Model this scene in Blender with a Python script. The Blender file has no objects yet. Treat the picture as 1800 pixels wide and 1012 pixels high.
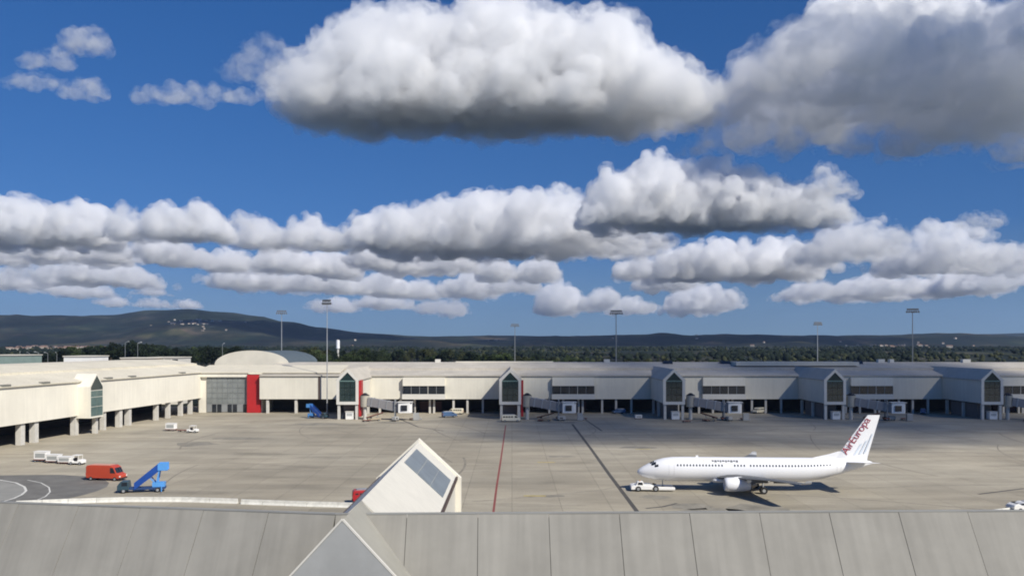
import bpy, bmesh, math, random
from mathutils import Vector, Matrix, noise as mn

S = bpy.context.scene
C = S.collection
rad = math.radians

# ------------------------------------------------------------------ camera, sky, sun, exposure
H_EYE, F, HZ = 24.5, 1500.0, 606.0          # eye height (m), focal length and horizon row in photo pixels
cam = bpy.data.cameras.new('camera'); co = bpy.data.objects.new('camera', cam); C.objects.link(co)
co.location = (0, 0, H_EYE); co.rotation_euler = (rad(90), 0, 0)
cam.sensor_width = 36; cam.lens = 30; cam.shift_y = 100 / 1800
cam.clip_start = 0.5; cam.clip_end = 120000
S.camera = co

EL, AZ = rad(40), rad(45)                 # the sun stands behind the camera, to its right
w = bpy.data.worlds.new('World'); S.world = w; w.use_nodes = True
nt = w.node_tree; bg = nt.nodes['Background']
sk = nt.nodes.new('ShaderNodeTexSky'); sk.sky_type = 'NISHITA'; sk.sun_disc = False
sk.sun_elevation = EL; sk.sun_rotation = math.pi - AZ
sk.dust_density = 0.0; sk.ozone_density = 5.0; sk.air_density = 1.0
hs = nt.nodes.new('ShaderNodeHueSaturation'); hs.inputs['Saturation'].default_value = 1.28; hs.inputs['Hue'].default_value = .512
tcw = nt.nodes.new('ShaderNodeTexCoord'); mpw = nt.nodes.new('ShaderNodeMapping')      # a clear, dry sky: less pale towards the horizon
mpw.inputs['Scale'].default_value = (1, 1, .62); mpw.inputs['Location'].default_value = (0, 0, .15)
nt.links.new(tcw.outputs['Generated'], mpw.inputs[0]); nt.links.new(mpw.outputs[0], sk.inputs[0])
sxyz = nt.nodes.new('ShaderNodeSeparateXYZ'); nt.links.new(tcw.outputs['Generated'], sxyz.inputs[0])
hor = nt.nodes.new('ShaderNodeMapRange'); hor.inputs[1].default_value = 0; hor.inputs[2].default_value = .13; hor.inputs[3].default_value = .75; hor.inputs[4].default_value = 0
nt.links.new(sxyz.outputs[2], hor.inputs[0])
hmx = nt.nodes.new('ShaderNodeMixRGB'); hmx.inputs[2].default_value = (2.5, 3.5, 4.2, 1)      # duller air low down, all round the horizon
nt.links.new(sk.outputs[0], hs.inputs['Color']); nt.links.new(hs.outputs[0], hmx.inputs[1]); nt.links.new(hor.outputs[0], hmx.inputs[0]); nt.links.new(hmx.outputs[0], bg.inputs[0])
bg.inputs[1].default_value = 0.06
sun = bpy.data.lights.new('sun', 'SUN'); sun.energy = 4.2; sun.angle = rad(0.5); sun.color = (1, .945, .85)
so = bpy.data.objects.new('sun', sun); C.objects.link(so)
SUNDIR = Vector((math.sin(AZ) * math.cos(EL), -math.cos(AZ) * math.cos(EL), math.sin(EL)))   # towards the sun
so.rotation_euler = (-SUNDIR).to_track_quat('-Z', 'Y').to_euler(); so.location = (60, -80, 90)
vs = S.view_settings
vs.view_transform = 'Standard'; vs.look = 'None'; vs.gamma = 1; vs.use_curve_mapping = False
vs.exposure = 0.45
S.cycles.volume_bounces = 9; S.cycles.max_bounces = 11; S.cycles.diffuse_bounces = 4
S.cycles.transparent_max_bounces = 24
S.cycles.volume_step_rate = 1.0; S.cycles.volume_max_steps = 256
S.cycles.use_denoising = True
S.cycles.filter_width = 1.9

# ------------------------------------------------------------------ helpers
def at(px, py, d):
    """a photo pixel at distance d along the view axis"""
    return Vector(((px - 900) * d / F, d, H_EYE - (py - HZ) * d / F))
def gnd(px, py, z=0.0):
    d = (H_EYE - z) * F / (py - HZ)
    return Vector(((px - 900) * d / F, d, z))

MATS = {}
def mat(name, col, rough=.7, var=.12, scale=.25, metal=0.0, bump=0.0, streak=0.0, spec=.4, rand=0.0, coat=0.0, sdir=(1.6, 1.6, .07)):
    if name in MATS: return MATS[name]
    m = bpy.data.materials.new(name); m.use_nodes = True
    n = m.node_tree.nodes; L = m.node_tree.links
    b = n['Principled BSDF']
    b.inputs['Roughness'].default_value = rough; b.inputs['Metallic'].default_value = metal
    b.inputs['Specular IOR Level'].default_value = spec; b.inputs['Coat Weight'].default_value = coat
    g = n.new('ShaderNodeNewGeometry')
    nz = n.new('ShaderNodeTexNoise'); nz.inputs['Scale'].default_value = scale; nz.inputs['Detail'].default_value = 6
    nz.inputs['Roughness'].default_value = .62
    L.new(g.outputs['Position'], nz.inputs['Vector'])
    mr = n.new('ShaderNodeMapRange'); mr.inputs[1].default_value = .28; mr.inputs[2].default_value = .72
    mr.inputs[3].default_value = 1 - var; mr.inputs[4].default_value = 1 + var
    L.new(nz.outputs[0], mr.inputs[0])
    last = mr.outputs[0]
    if streak:                                  # rain streaks: noise stretched down the wall
        mp = n.new('ShaderNodeMapping'); mp.inputs['Scale'].default_value = sdir
        n2 = n.new('ShaderNodeTexNoise'); n2.inputs['Scale'].default_value = 1.0; n2.inputs['Detail'].default_value = 4
        L.new(g.outputs['Position'], mp.inputs[0]); L.new(mp.outputs[0], n2.inputs['Vector'])
        m2 = n.new('ShaderNodeMapRange'); m2.inputs[1].default_value = .35; m2.inputs[2].default_value = .65
        m2.inputs[3].default_value = 1 - streak; m2.inputs[4].default_value = 1 + streak * .4
        L.new(n2.outputs[0], m2.inputs[0])
        mu = n.new('ShaderNodeMath'); mu.operation = 'MULTIPLY'; L.new(last, mu.inputs[0]); L.new(m2.outputs[0], mu.inputs[1]); last = mu.outputs[0]
    if rand:
        oi = n.new('ShaderNodeObjectInfo'); m3 = n.new('ShaderNodeMapRange')
        m3.inputs[3].default_value = 1 - rand; m3.inputs[4].default_value = 1 + rand
        L.new(oi.outputs['Random'], m3.inputs[0])
        mu = n.new('ShaderNodeMath'); mu.operation = 'MULTIPLY'; L.new(last, mu.inputs[0]); L.new(m3.outputs[0], mu.inputs[1]); last = mu.outputs[0]
    mx = n.new('ShaderNodeVectorMath'); mx.operation = 'SCALE'; mx.inputs[0].default_value = col
    L.new(last, mx.inputs['Scale']); L.new(mx.outputs[0], b.inputs['Base Color'])
    if bump:
        bp = n.new('ShaderNodeBump'); bp.inputs['Strength'].default_value = bump; bp.inputs['Distance'].default_value = .1
        L.new(nz.outputs[0], bp.inputs['Height']); L.new(bp.outputs[0], b.inputs['Normal'])
    MATS[name] = m
    return m

class MB:
    def __init__(s): s.v = []; s.f = []
    def add(s, vs, fs):
        o = len(s.v); s.v += [tuple(p) for p in vs]; s.f += [tuple(i + o for i in f) for f in fs]; return s
    def box(s, x0, x1, y0, y1, z0, z1):
        return s.add([(x0,y0,z0),(x1,y0,z0),(x1,y1,z0),(x0,y1,z0),(x0,y0,z1),(x1,y0,z1),(x1,y1,z1),(x0,y1,z1)],
                     [(0,3,2,1),(4,5,6,7),(0,1,5,4),(1,2,6,5),(2,3,7,6),(3,0,4,7)])
    def bar(s, a, b, wd, ht, up=(0, 0, 1)):
        a, b = Vector(a), Vector(b); d = (b - a).normalized(); u = Vector(up)
        r = d.cross(u)
        if r.length < 1e-3: r = d.cross(Vector((0, 1, 0)))
        r.normalize(); u = r.cross(d).normalized(); r *= wd / 2; u *= ht / 2
        vs = [a - r - u, a + r - u, a + r + u, a - r + u, b - r - u, b + r - u, b + r + u, b - r + u]
        return s.add(vs, [(0,1,2,3),(7,6,5,4),(0,4,5,1),(1,5,6,2),(2,6,7,3),(3,7,4,0)])
    def prism(s, poly, axis, a, b):
        """polygon in the two other axes, extruded along axis from a to b"""
        def p(q, t):
            return {'x': (t, q[0], q[1]), 'y': (q[0], t, q[1]), 'z': (q[0], q[1], t)}[axis]
        n = len(poly)
        vs = [p(q, a) for q in poly] + [p(q, b) for q in poly]
        fs = [tuple(range(n)), tuple(range(2*n-1, n-1, -1))] + [(i, i+n, (i+1) % n + n, (i+1) % n) for i in range(n)]
        return s.add(vs, fs)
    def cyl(s, a, b, r0, r1=None, n=12):
        a, b = Vector(a), Vector(b); r1 = r0 if r1 is None else r1
        d = (b - a).normalized(); t = d.orthogonal().normalized(); q = d.cross(t)
        vs = []
        for c, r in ((a, r0), (b, r1)):
            vs += [c + (t * math.cos(2*math.pi*i/n) + q * math.sin(2*math.pi*i/n)) * r for i in range(n)]
        fs = [tuple(range(n-1, -1, -1)), tuple(range(n, 2*n))] + [(i, (i+1) % n, (i+1) % n + n, i+n) for i in range(n)]
        return s.add(vs, fs)
    def loft(s, rings, cap=True):
        n = len(rings[0]); o = len(s.v)
        for r in rings: s.v += [tuple(p) for p in r]
        for k in range(len(rings) - 1):
            for i in range(n):
                j = (i + 1) % n
                s.f.append((o+k*n+i, o+k*n+j, o+(k+1)*n+j, o+(k+1)*n+i))
        if cap:
            s.f.append(tuple(o + i for i in range(n-1, -1, -1))); s.f.append(tuple(o + (len(rings)-1)*n + i for i in range(n)))
        return s
    def build(s, name, m, parent=None, off=None, smooth=False, fix=True):
        me = bpy.data.meshes.new(name)
        root = parent
        while root is not None and root.parent is not None: root = root.parent
        if off is None: off = root.location if (root is not None and root.get('worldbuilt')) else Vector((0, 0, 0))
        me.from_pydata([(p[0]-off[0], p[1]-off[1], p[2]-off[2]) for p in s.v], [], s.f)
        if fix:
            bm = bmesh.new(); bm.from_mesh(me); bmesh.ops.recalc_face_normals(bm, faces=bm.faces); bm.to_mesh(me); bm.free()
        if smooth:
            me.polygons.foreach_set('use_smooth', [True] * len(me.polygons))
        me.materials.append(m)
        o = bpy.data.objects.new(name, me); C.objects.link(o)
        if parent is not None: o.parent = parent
        return o
def smooth_by_angle(o, deg=35):
    me = o.data
    bm = bmesh.new(); bm.from_mesh(me)
    for e in bm.edges: e.smooth = not (len(e.link_faces) == 2 and e.calc_face_angle(0) > rad(deg))
    for f in bm.faces: f.smooth = True
    bm.to_mesh(me); bm.free()

def tag(o, label=None, cat=None, group=None, kind=None):
    if label: o['label'] = label
    if cat: o['category'] = cat
    if group: o['group'] = group
    if kind: o['kind'] = kind
    return o
def empty(name, loc=(0, 0, 0), rz=0.0, world=False):
    """an Empty at a thing's base; world=True: its parts are given in world coordinates"""
    o = bpy.data.objects.new(name, None); C.objects.link(o); o.location = loc; o.rotation_euler = (0, 0, rz)
    o.empty_display_size = .5
    if world: o['worldbuilt'] = 1
    return o
def copy_tree(o, parent=None):
    c = o.copy(); C.objects.link(c); c.parent = parent
    for ch in [x for x in C.objects if x.parent is o]: copy_tree(ch, c)
    return c
def share(o, loc, parent, rz=0.0):
    """another piece with the same mesh"""
    c = o.copy(); C.objects.link(c); c.parent = parent; c.location = loc; c.rotation_euler = (0, 0, rz); return c

# ------------------------------------------------------------------ materials
WHITE = mat('white_cladding', (.66, .63, .535), .75, .08, .10, streak=.05, bump=.03, spec=.2)
WARM = mat('cream_cladding', (.73, .695, .59), .75, .08, .10, streak=.05, bump=.03, spec=.2)
ROOF = mat('grey_roof_sheet', (.47, .435, .37), .8, .14, .15, streak=.08, spec=.15)
ROOFL = mat('pale_roof_sheet', (.58, .55, .47), .8, .1, .15, spec=.15)
NEARROOF = mat('weathered_roof_panel', (.262, .252, .222), .8, .10, .35, bump=.06, streak=.09, rand=.02, spec=.15, sdir=(2.2, .12, .12))
SEAM = mat('dark_joint', (.19, .185, .16), .85)
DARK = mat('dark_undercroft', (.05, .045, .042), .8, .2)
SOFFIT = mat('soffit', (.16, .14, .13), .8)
CONC = mat('column_concrete', (.55, .53, .48), .75, .12, .8, streak=.1)
FRAME = mat('frame_white', (.62, .60, .54), .6, .06, spec=.2)
GLASS = mat('green_glass', (.018, .035, .035), .08, .25, .4, spec=.7)
GLASSD = mat('dark_glass', (.016, .02, .026), .1, .3, .5, spec=.6)
GREYGLASS = mat('grey_glazing', (.19, .205, .20), .25, .18, .35, spec=.5)
SKYLIGHT = mat('skylight_glass', (.16, .185, .20), .35, .2, .8, spec=.6)
RED = mat('red_panel', (.40, .018, .02), .5, .12, .5)
VAULT = mat('vault_roof_bluegrey', (.085, .11, .125), .6, .12, .2, spec=.25)
BROWN = mat('brown_gutter', (.085, .058, .045), .6)
STEEL = mat('galvanised_steel', (.42, .43, .43), .45, .1, metal=.5)
STEELD = mat('grey_mast_steel', (.22, .23, .235), .5, .1)
LAMP = mat('floodlight_housing', (.10, .105, .11), .5)
TYRE = mat('tyre_rubber', (.018, .018, .018), .85)
PWHITE = mat('aircraft_white', (.78, .785, .79), .3, .02, .3, coat=.3)
PGREY = mat('wing_grey', (.13, .135, .14), .65, .06, .4, spec=.2)
VWHITE = mat('vehicle_white', (.78, .77, .73), .4, .05)
BLUE = mat('stair_blue', (.012, .06, .27), .45, .12, .8)
LBLUE = mat('stair_light_blue', (.09, .30, .66), .45, .1, .8)
VRED = mat('van_red', (.46, .06, .026), .35, .08, .6, coat=.3)
CREAMV = mat('vehicle_cream', (.74, .68, .52), .4, .05)
RUST = mat('brown_red_steel', (.17, .065, .045), .7, .2)
BLACK = mat('black_plastic', (.02, .02, .022), .6)

# ------------------------------------------------------------------ ground
def gz(x, y):
    """height of the land: flat airfield, rising gently behind it"""
    t = max(0.0, min(1.0, (y - 430) / 900)); t = t * t * (3 - 2 * t)
    z = 11 * t + max(0, y - 1300) * .0042
    z += 7.5 * math.exp(-(((x + 230) / 130) ** 2 + ((y - 640) / 110) ** 2))
    return z
def soft(t): t = max(0., min(1., t)); return t * t * (3 - 2 * t)

def field_mat(name, hill):
    m = bpy.data.materials.new(name); m.use_nodes = True
    n = m.node_tree.nodes; L = m.node_tree.links; b = n['Principled BSDF']
    b.inputs['Roughness'].default_value = .95; b.inputs['Specular IOR Level'].default_value = .1
    g = n.new('ShaderNodeNewGeometry')
    mp = n.new('ShaderNodeMapping'); mp.inputs['Scale'].default_value = (1, .55, 2.5 if hill else 1)
    L.new(g.outputs['Position'], mp.inputs[0])
    n1 = n.new('ShaderNodeTexNoise'); n1.inputs['Scale'].default_value = 1/260 if hill else 1/140; n1.inputs['Detail'].default_value = 8; n1.inputs['Roughness'].default_value = .65
    L.new(mp.outputs[0], n1.inputs['Vector'])
    r = n.new('ShaderNodeValToRGB'); e = r.color_ramp.elements
    e[0].position = .36; e[0].color = (.007, .011, .010, 1)
    e[1].position = .70; e[1].color = (.11, .09, .055, 1)
    x = e.new(.47); x.color = (.011, .016, .012, 1)
    x = e.new(.54); x.color = (.021, .026, .018, 1)
    x = e.new(.60); x.color = (.042, .042, .028, 1)
    L.new(n1.outputs[0], r.inputs[0])
    vo = n.new('ShaderNodeTexVoronoi'); vo.inputs['Scale'].default_value = 1/170; L.new(mp.outputs[0], vo.inputs['Vector'])
    mx = n.new('ShaderNodeMixRGB'); mx.blend_type = 'MULTIPLY'; mx.inputs[0].default_value = .45
    hsv = n.new('ShaderNodeHueSaturation'); hsv.inputs['Saturation'].default_value = .35; hsv.inputs['Value'].default_value = 1.5
    L.new(vo.outputs['Color'], hsv.inputs['Color'])
    L.new(r.outputs[0], mx.inputs[1]); L.new(hsv.outputs[0], mx.inputs[2]); L.new(mx.outputs[0], b.inputs['Base Color'])
    return m
FIELD = field_mat('dry_fields', False); HILL = field_mat('wooded_hillside', True)

# terrain in rings of distance, so it reaches the horizon
g = MB(); ys = [-400, 0, 200, 340, 430, 480, 530, 580, 630, 680, 730, 800, 900, 1000, 1150, 1300, 1500, 1800, 2200, 2800, 3600, 5000, 8000, 16000, 40000]
NX = 60
for y in ys:
    half = 900 + max(y, 0) * 1.1
    for i in range(NX + 1):
        x = -half + 2 * half * i / NX
        g.v.append((x, y, gz(x, y) - .06 if y < 5000 else gz(x, 5000)))
for j in range(len(ys) - 1):
    for i in range(NX):
        a = j * (NX + 1) + i; g.f.append((a, a + 1, a + NX + 2, a + NX + 1))
tag(g.build('ground', FIELD, smooth=True), kind='structure')

# apron: one concrete sheet, slab joints and stains in the material
def apron_mat():
    m = bpy.data.materials.new('apron_concrete'); m.use_nodes = True
    n = m.node_tree.nodes; L = m.node_tree.links; b = n['Principled BSDF']
    b.inputs['Roughness'].default_value = .85; b.inputs['Specular IOR Level'].default_value = .25
    g = n.new('ShaderNodeNewGeometry')
    def noise(sc, det, mp=None, ro=.6):
        t = n.new('ShaderNodeTexNoise'); t.inputs['Scale'].default_value = sc; t.inputs['Detail'].default_value = det; t.inputs['Roughness'].default_value = ro
        if mp:
            q = n.new('ShaderNodeMapping'); q.inputs['Scale'].default_value = mp; L.new(g.outputs['Position'], q.inputs[0]); L.new(q.outputs[0], t.inputs['Vector'])
        else: L.new(g.outputs['Position'], t.inputs['Vector'])
        return t.outputs[0]
    def ramp(v, a, b_, lo, hi):
        r = n.new('ShaderNodeMapRange'); r.inputs[1].default_value = a; r.inputs[2].default_value = b_; r.inputs[3].default_value = lo; r.inputs[4].default_value = hi
        L.new(v, r.inputs[0]); return r.outputs[0]
    def mul(a, c):
        q = n.new('ShaderNodeMath'); q.operation = 'MULTIPLY'; L.new(a, q.inputs[0]); L.new(c, q.inputs[1]); return q.outputs[0]
    br = n.new('ShaderNodeTexBrick'); br.offset = 0; br.inputs['Scale'].default_value = 1; br.inputs['Brick Width'].default_value = 7.5; br.inputs['Row Height'].default_value = 7.5
    br.inputs['Mortar Size'].default_value = .07; br.inputs['Mortar Smooth'].default_value = .2
    br.inputs['Color1'].default_value = (.86, .86, .86, 1); br.inputs['Color2'].default_value = (1, 1, 1, 1); br.inputs['Mortar'].default_value = (.6, .6, .6, 1)
    L.new(g.outputs['Position'], br.inputs['Vector'])
    v = ramp(noise(.014, 6), .34, .66, .74, 1.18)
    v = mul(v, ramp(noise(.2, 6, (.25, 1, 1)), .3, .72, .78, 1.15))       # streaks along the taxi direction
    v = mul(v, ramp(noise(.055, 5, (.5, 1.3, 1), .7), .56, .74, 1, .60))   # oil and rubber stains
    v = mul(v, ramp(noise(2.2, 4), .3, .7, .94, 1.06))
    mx = n.new('ShaderNodeMixRGB'); mx.blend_type = 'MIX'
    mx.inputs[1].default_value = (.378, .327, .238, 1); mx.inputs[2].default_value = (.385, .355, .28, 1)
    L.new(noise(.03, 3), mx.inputs[0])
    sc = n.new('ShaderNodeVectorMath'); sc.operation = 'SCALE'; L.new(mx.outputs[0], sc.inputs[0]); L.new(v, sc.inputs['Scale'])
    m2 = n.new('ShaderNodeMixRGB'); m2.blend_type = 'MULTIPLY'; m2.inputs[0].default_value = .75
    L.new(sc.outputs[0], m2.inputs[1]); L.new(br.outputs[0], m2.inputs[2]); L.new(m2.outputs[0], b.inputs['Base Color'])
    return m
APRON = apron_mat()
apron = MB().add([(-190, 30, 0), (420, 30, 0), (420, 340, 0), (-190, 340, 0)], [(0, 1, 2, 3)]).build('apron', APRON)
tag(apron, kind='structure')
ASPH = mat('dark_asphalt', (.15, .145, .13), .9, .25, .3)
PAINTW = mat('worn_white_paint', (.62, .61, .55), .7, .2, 1.2)
PAINTR = mat('worn_red_paint', (.23, .062, .048), .7, .3, 1.0)
PAINTY = mat('worn_yellow_paint', (.42, .33, .11), .7, .35, .8)
RUBBER = mat('tyre_track', (.075, .070, .062), .9, .35, .5)
FAINT = mat('faint_tyre_track', (.225, .20, .155), .9, .3, .5)
STAIN = mat('oil_stain', (.235, .215, .17), .9, .35, .4)
def strip(pts, wd, z):
    """a flat band along a ground polyline"""
    m = MB(); n = len(pts); P = [Vector((p[0], p[1])) for p in pts]; vs = []
    for i in range(n):
        d = (P[min(i+1, n-1)] - P[max(i-1, 0)]).normalized(); q = Vector((-d.y, d.x)) * wd / 2
        vs += [(P[i].x + q.x, P[i].y + q.y, z), (P[i].x - q.x, P[i].y - q.y, z)]
    return m.add(vs, [(2*i, 2*i+1, 2*i+3, 2*i+2) for i in range(n-1)])
def G2(*pp): return [(gnd(a, b).x, gnd(a, b).y) for a, b in pp]
road = [gnd(a, b) for a, b in ((-60, 838), (0, 835), (60, 834), (110, 834), (155, 837), (182, 842), (192, 848), (188, 855), (172, 862), (145, 870), (105, 879), (60, 886), (-60, 890))]
MB().add([(p.x, p.y, .004) for p in road], [tuple(range(len(road)))]).build('service_road', ASPH, apron)
loop = [gnd(a, b) for a, b in ((-60, 842), (0, 844), (40, 853), (46, 862), (28, 874), (0, 880), (-60, 884))]
MB().add([(p.x, p.y, .008) for p in loop], [tuple(range(len(loop)))]).build('concrete_island', mat('island_concrete', (.25, .245, .22), .85, .15, .3), apron)
strip(G2((-60, 841), (0, 843), (28, 848), (43, 855), (46, 862), (38, 869), (25, 875), (5, 881)), .38, .012).build('lane_line', PAINTW, apron)
strip(G2((48, 843), (72, 848), (86, 856), (88, 864), (80, 872), (66, 878)), .22, .012).build('lane_line', PAINTW, apron)
strip(G2((889, 747), (885, 775), (880, 810), (873, 855), (866, 910)), .34, .008).build('stand_line', PAINTR, apron)
strip(G2((1006, 745), (1040, 790), (1070, 832), (1100, 872), (1130, 912)), .7, .008).build('drain_channel', RUBBER, apron)
for a in (((1030, 738), (1045, 748), (1058, 757)), ((1395, 820), (1380, 830), (1400, 846)), ((1720, 868), (1760, 863), (1800, 858)),
          ((1135, 893), (1165, 890), (1190, 884)), ((700, 735), (735, 750), (780, 757)), ((1480, 905), (1560, 906))):
    strip(G2(*a), .55, .006).build('tyre_mark', RUBBER, apron)
for a in (((1095, 853), (1060, 860), (950, 872), (830, 881)), ((815, 829), (900, 826), (1060, 829)), ((1470, 860), (1600, 854), (1800, 851))):
    strip(G2(*a), .35, .006).build('crack_repair', STAIN, apron)
rr = random.Random(5)
for i in range(30):                                                  # faint curved tyre tracks from the stands
    x, y, a, cv = rr.uniform(-85, 130), rr.uniform(140, 262), rr.uniform(-.5, .5) + (math.pi / 2 if i % 3 else 0), rr.uniform(-.02, .02)
    pts = []
    for k_ in range(12):
        pts.append((x, y)); x += math.cos(a) * 3.2; y += math.sin(a) * 3.2; a += cv * 3.2
        if y > 268 or y < 62: break
    if len(pts) > 3: strip(pts, rr.uniform(.25, .5), .0055 + i * .00002).build('tyre_mark', FAINT, apron)
for px, py, wd, dp in ((1330, 894, 5, 5), (1215, 890, 3.5, 3), (1260, 897, 6, 2.5), (1150, 873, 3, 2), (960, 871, 4, 1.2), (1120, 786, 5, 3),
                       (985, 802, 4, 1.5), (340, 780, 6, 6), (560, 745, 9, 5), (690, 742, 8, 4), (985, 742, 8, 4), (1250, 742, 8, 5), (1530, 741, 8, 4), (420, 770, 8, 4)):
    c = gnd(px, py); n = 14
    MB().add([(c.x + math.cos(t*2*math.pi/n) * wd * rr.uniform(.6, 1.1), c.y + math.sin(t*2*math.pi/n) * dp * rr.uniform(.6, 1.1), .005) for t in range(n)], [tuple(range(n))]).build('oil_stain', STAIN, apron)
for px, py in ((960, 812), (1130, 789), (940, 871)):
    c = gnd(px, py); strip([(c.x - 1.8, c.y), (c.x + 1.8, c.y)], .9, .009).build('stand_mark', PAINTY, apron)

# ------------------------------------------------------------------ hills
def interp(tab, x):
    if x <= tab[0][0]: return tab[0][1]
    for (a, b), (c, d) in zip(tab, tab[1:]):
        if x <= c: t = (x - a) / (c - a); t = t * t * (3 - 2 * t); return b + (d - b) * t
    return tab[-1][1]
RIDGE = [(-700, 570), (-300, 560), (0, 553), (110, 557), (200, 556), (270, 549), (330, 545), (400, 550), (455, 556), (500, 568), (560, 580), (640, 587), (760, 591), (2600, 591)]
RIDGE2 = [(-700, 588), (300, 590), (800, 592), (1100, 592), (1300, 589), (1500, 590), (1600, 591), (1720, 587), (1900, 583), (2600, 570)]
def hills(name, tab, d0, d1, d2, amp):
    m = MB(); NXX, NY = 260, 34
    for j in range(NY + 1):
        t = j / NY; d = d0 + (d2 - d0) * t
        for i in range(NXX + 1):
            px = -760 + 3420 * i / NXX
            top = (HZ - interp(tab, px)) * d1 / F + H_EYE
            k = soft((d - d0) / (d1 - d0)) if d < d1 else soft((d2 - d) / (d2 - d1)) * .9 + .1
            x = (px - 900) * d / F
            nn = mn.fractal(Vector((x / 700, d / 700, tab[0][1])), 1.0, 2.0, 5)
            base = gz(x, min(d, 5000)) - 12
            z = base + (top - base) * (k ** 1.25) + nn * amp * (.25 + .75 * math.sin(math.pi * min(1, k))) * min(1, t * 5)
            m.v.append((x, d, z))
    for j in range(NY):
        for i in range(NXX):
            a = j * (NXX + 1) + i; m.f.append((a, a + 1, a + NXX + 2, a + NXX + 1))
    o = m.build(name, HILL, smooth=True, fix=False); tag(o, kind='structure'); return o
hills('hills', RIDGE, 2600, 5600, 7200, 55)
hills('far_hills', RIDGE2, 4600, 8200, 9800, 16)

# ------------------------------------------------------------------ clouds: closed meshes filled with scattering vapour
def cloud_mat(k, dens, soft_, grain, span=.26):
    m = bpy.data.materials.new('cloud_vapour'); m.use_nodes = True
    n = m.node_tree.nodes; L = m.node_tree.links; n.clear()
    out = n.new('ShaderNodeOutputMaterial'); v = n.new('ShaderNodeVolumePrincipled')
    v.inputs['Color'].default_value = (.986, .988, .991, 1); v.inputs['Anisotropy'].default_value = .15
    g = n.new('ShaderNodeNewGeometry'); t = n.new('ShaderNodeTexNoise')
    t.inputs['Scale'].default_value = 1 / (grain * k); t.inputs['Detail'].default_value = 4; t.inputs['Roughness'].default_value = .66
    L.new(g.outputs['Position'], t.inputs['Vector'])
    r = n.new('ShaderNodeMapRange'); r.inputs[1].default_value = soft_; r.inputs[2].default_value = soft_ + span; r.inputs[3].default_value = 0; r.inputs[4].default_value = dens / k
    L.new(t.outputs[0], r.inputs[0]); L.new(r.outputs[0], v.inputs['Density'])
    L.new(v.outputs[0], out.inputs['Volume'])
    return m
_b = bmesh.new(); bmesh.ops.create_icosphere(_b, subdivisions=2, radius=1)
ICO_V = [v.co.copy() for v in _b.verts]; ICO_F = [tuple(v.index for v in f.verts) for f in _b.faces]; _b.free()
class Lobes:
    def __init__(s): s.v = []; s.f = []
    def add(s, c, r, flat=1.0):
        o = len(s.v)
        for q in ICO_V:
            z = c.z + q.z * r
            s.v.append((c.x + q.x * r, c.y + q.y * r, z * flat if z < 0 else z))
        s.f += [(a + o, b + o, d + o) for a, b, d in ICO_F]
    def mesh(s):
        me = bpy.data.meshes.new('cloud'); me.from_pydata(s.v, [], s.f); return me
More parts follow.
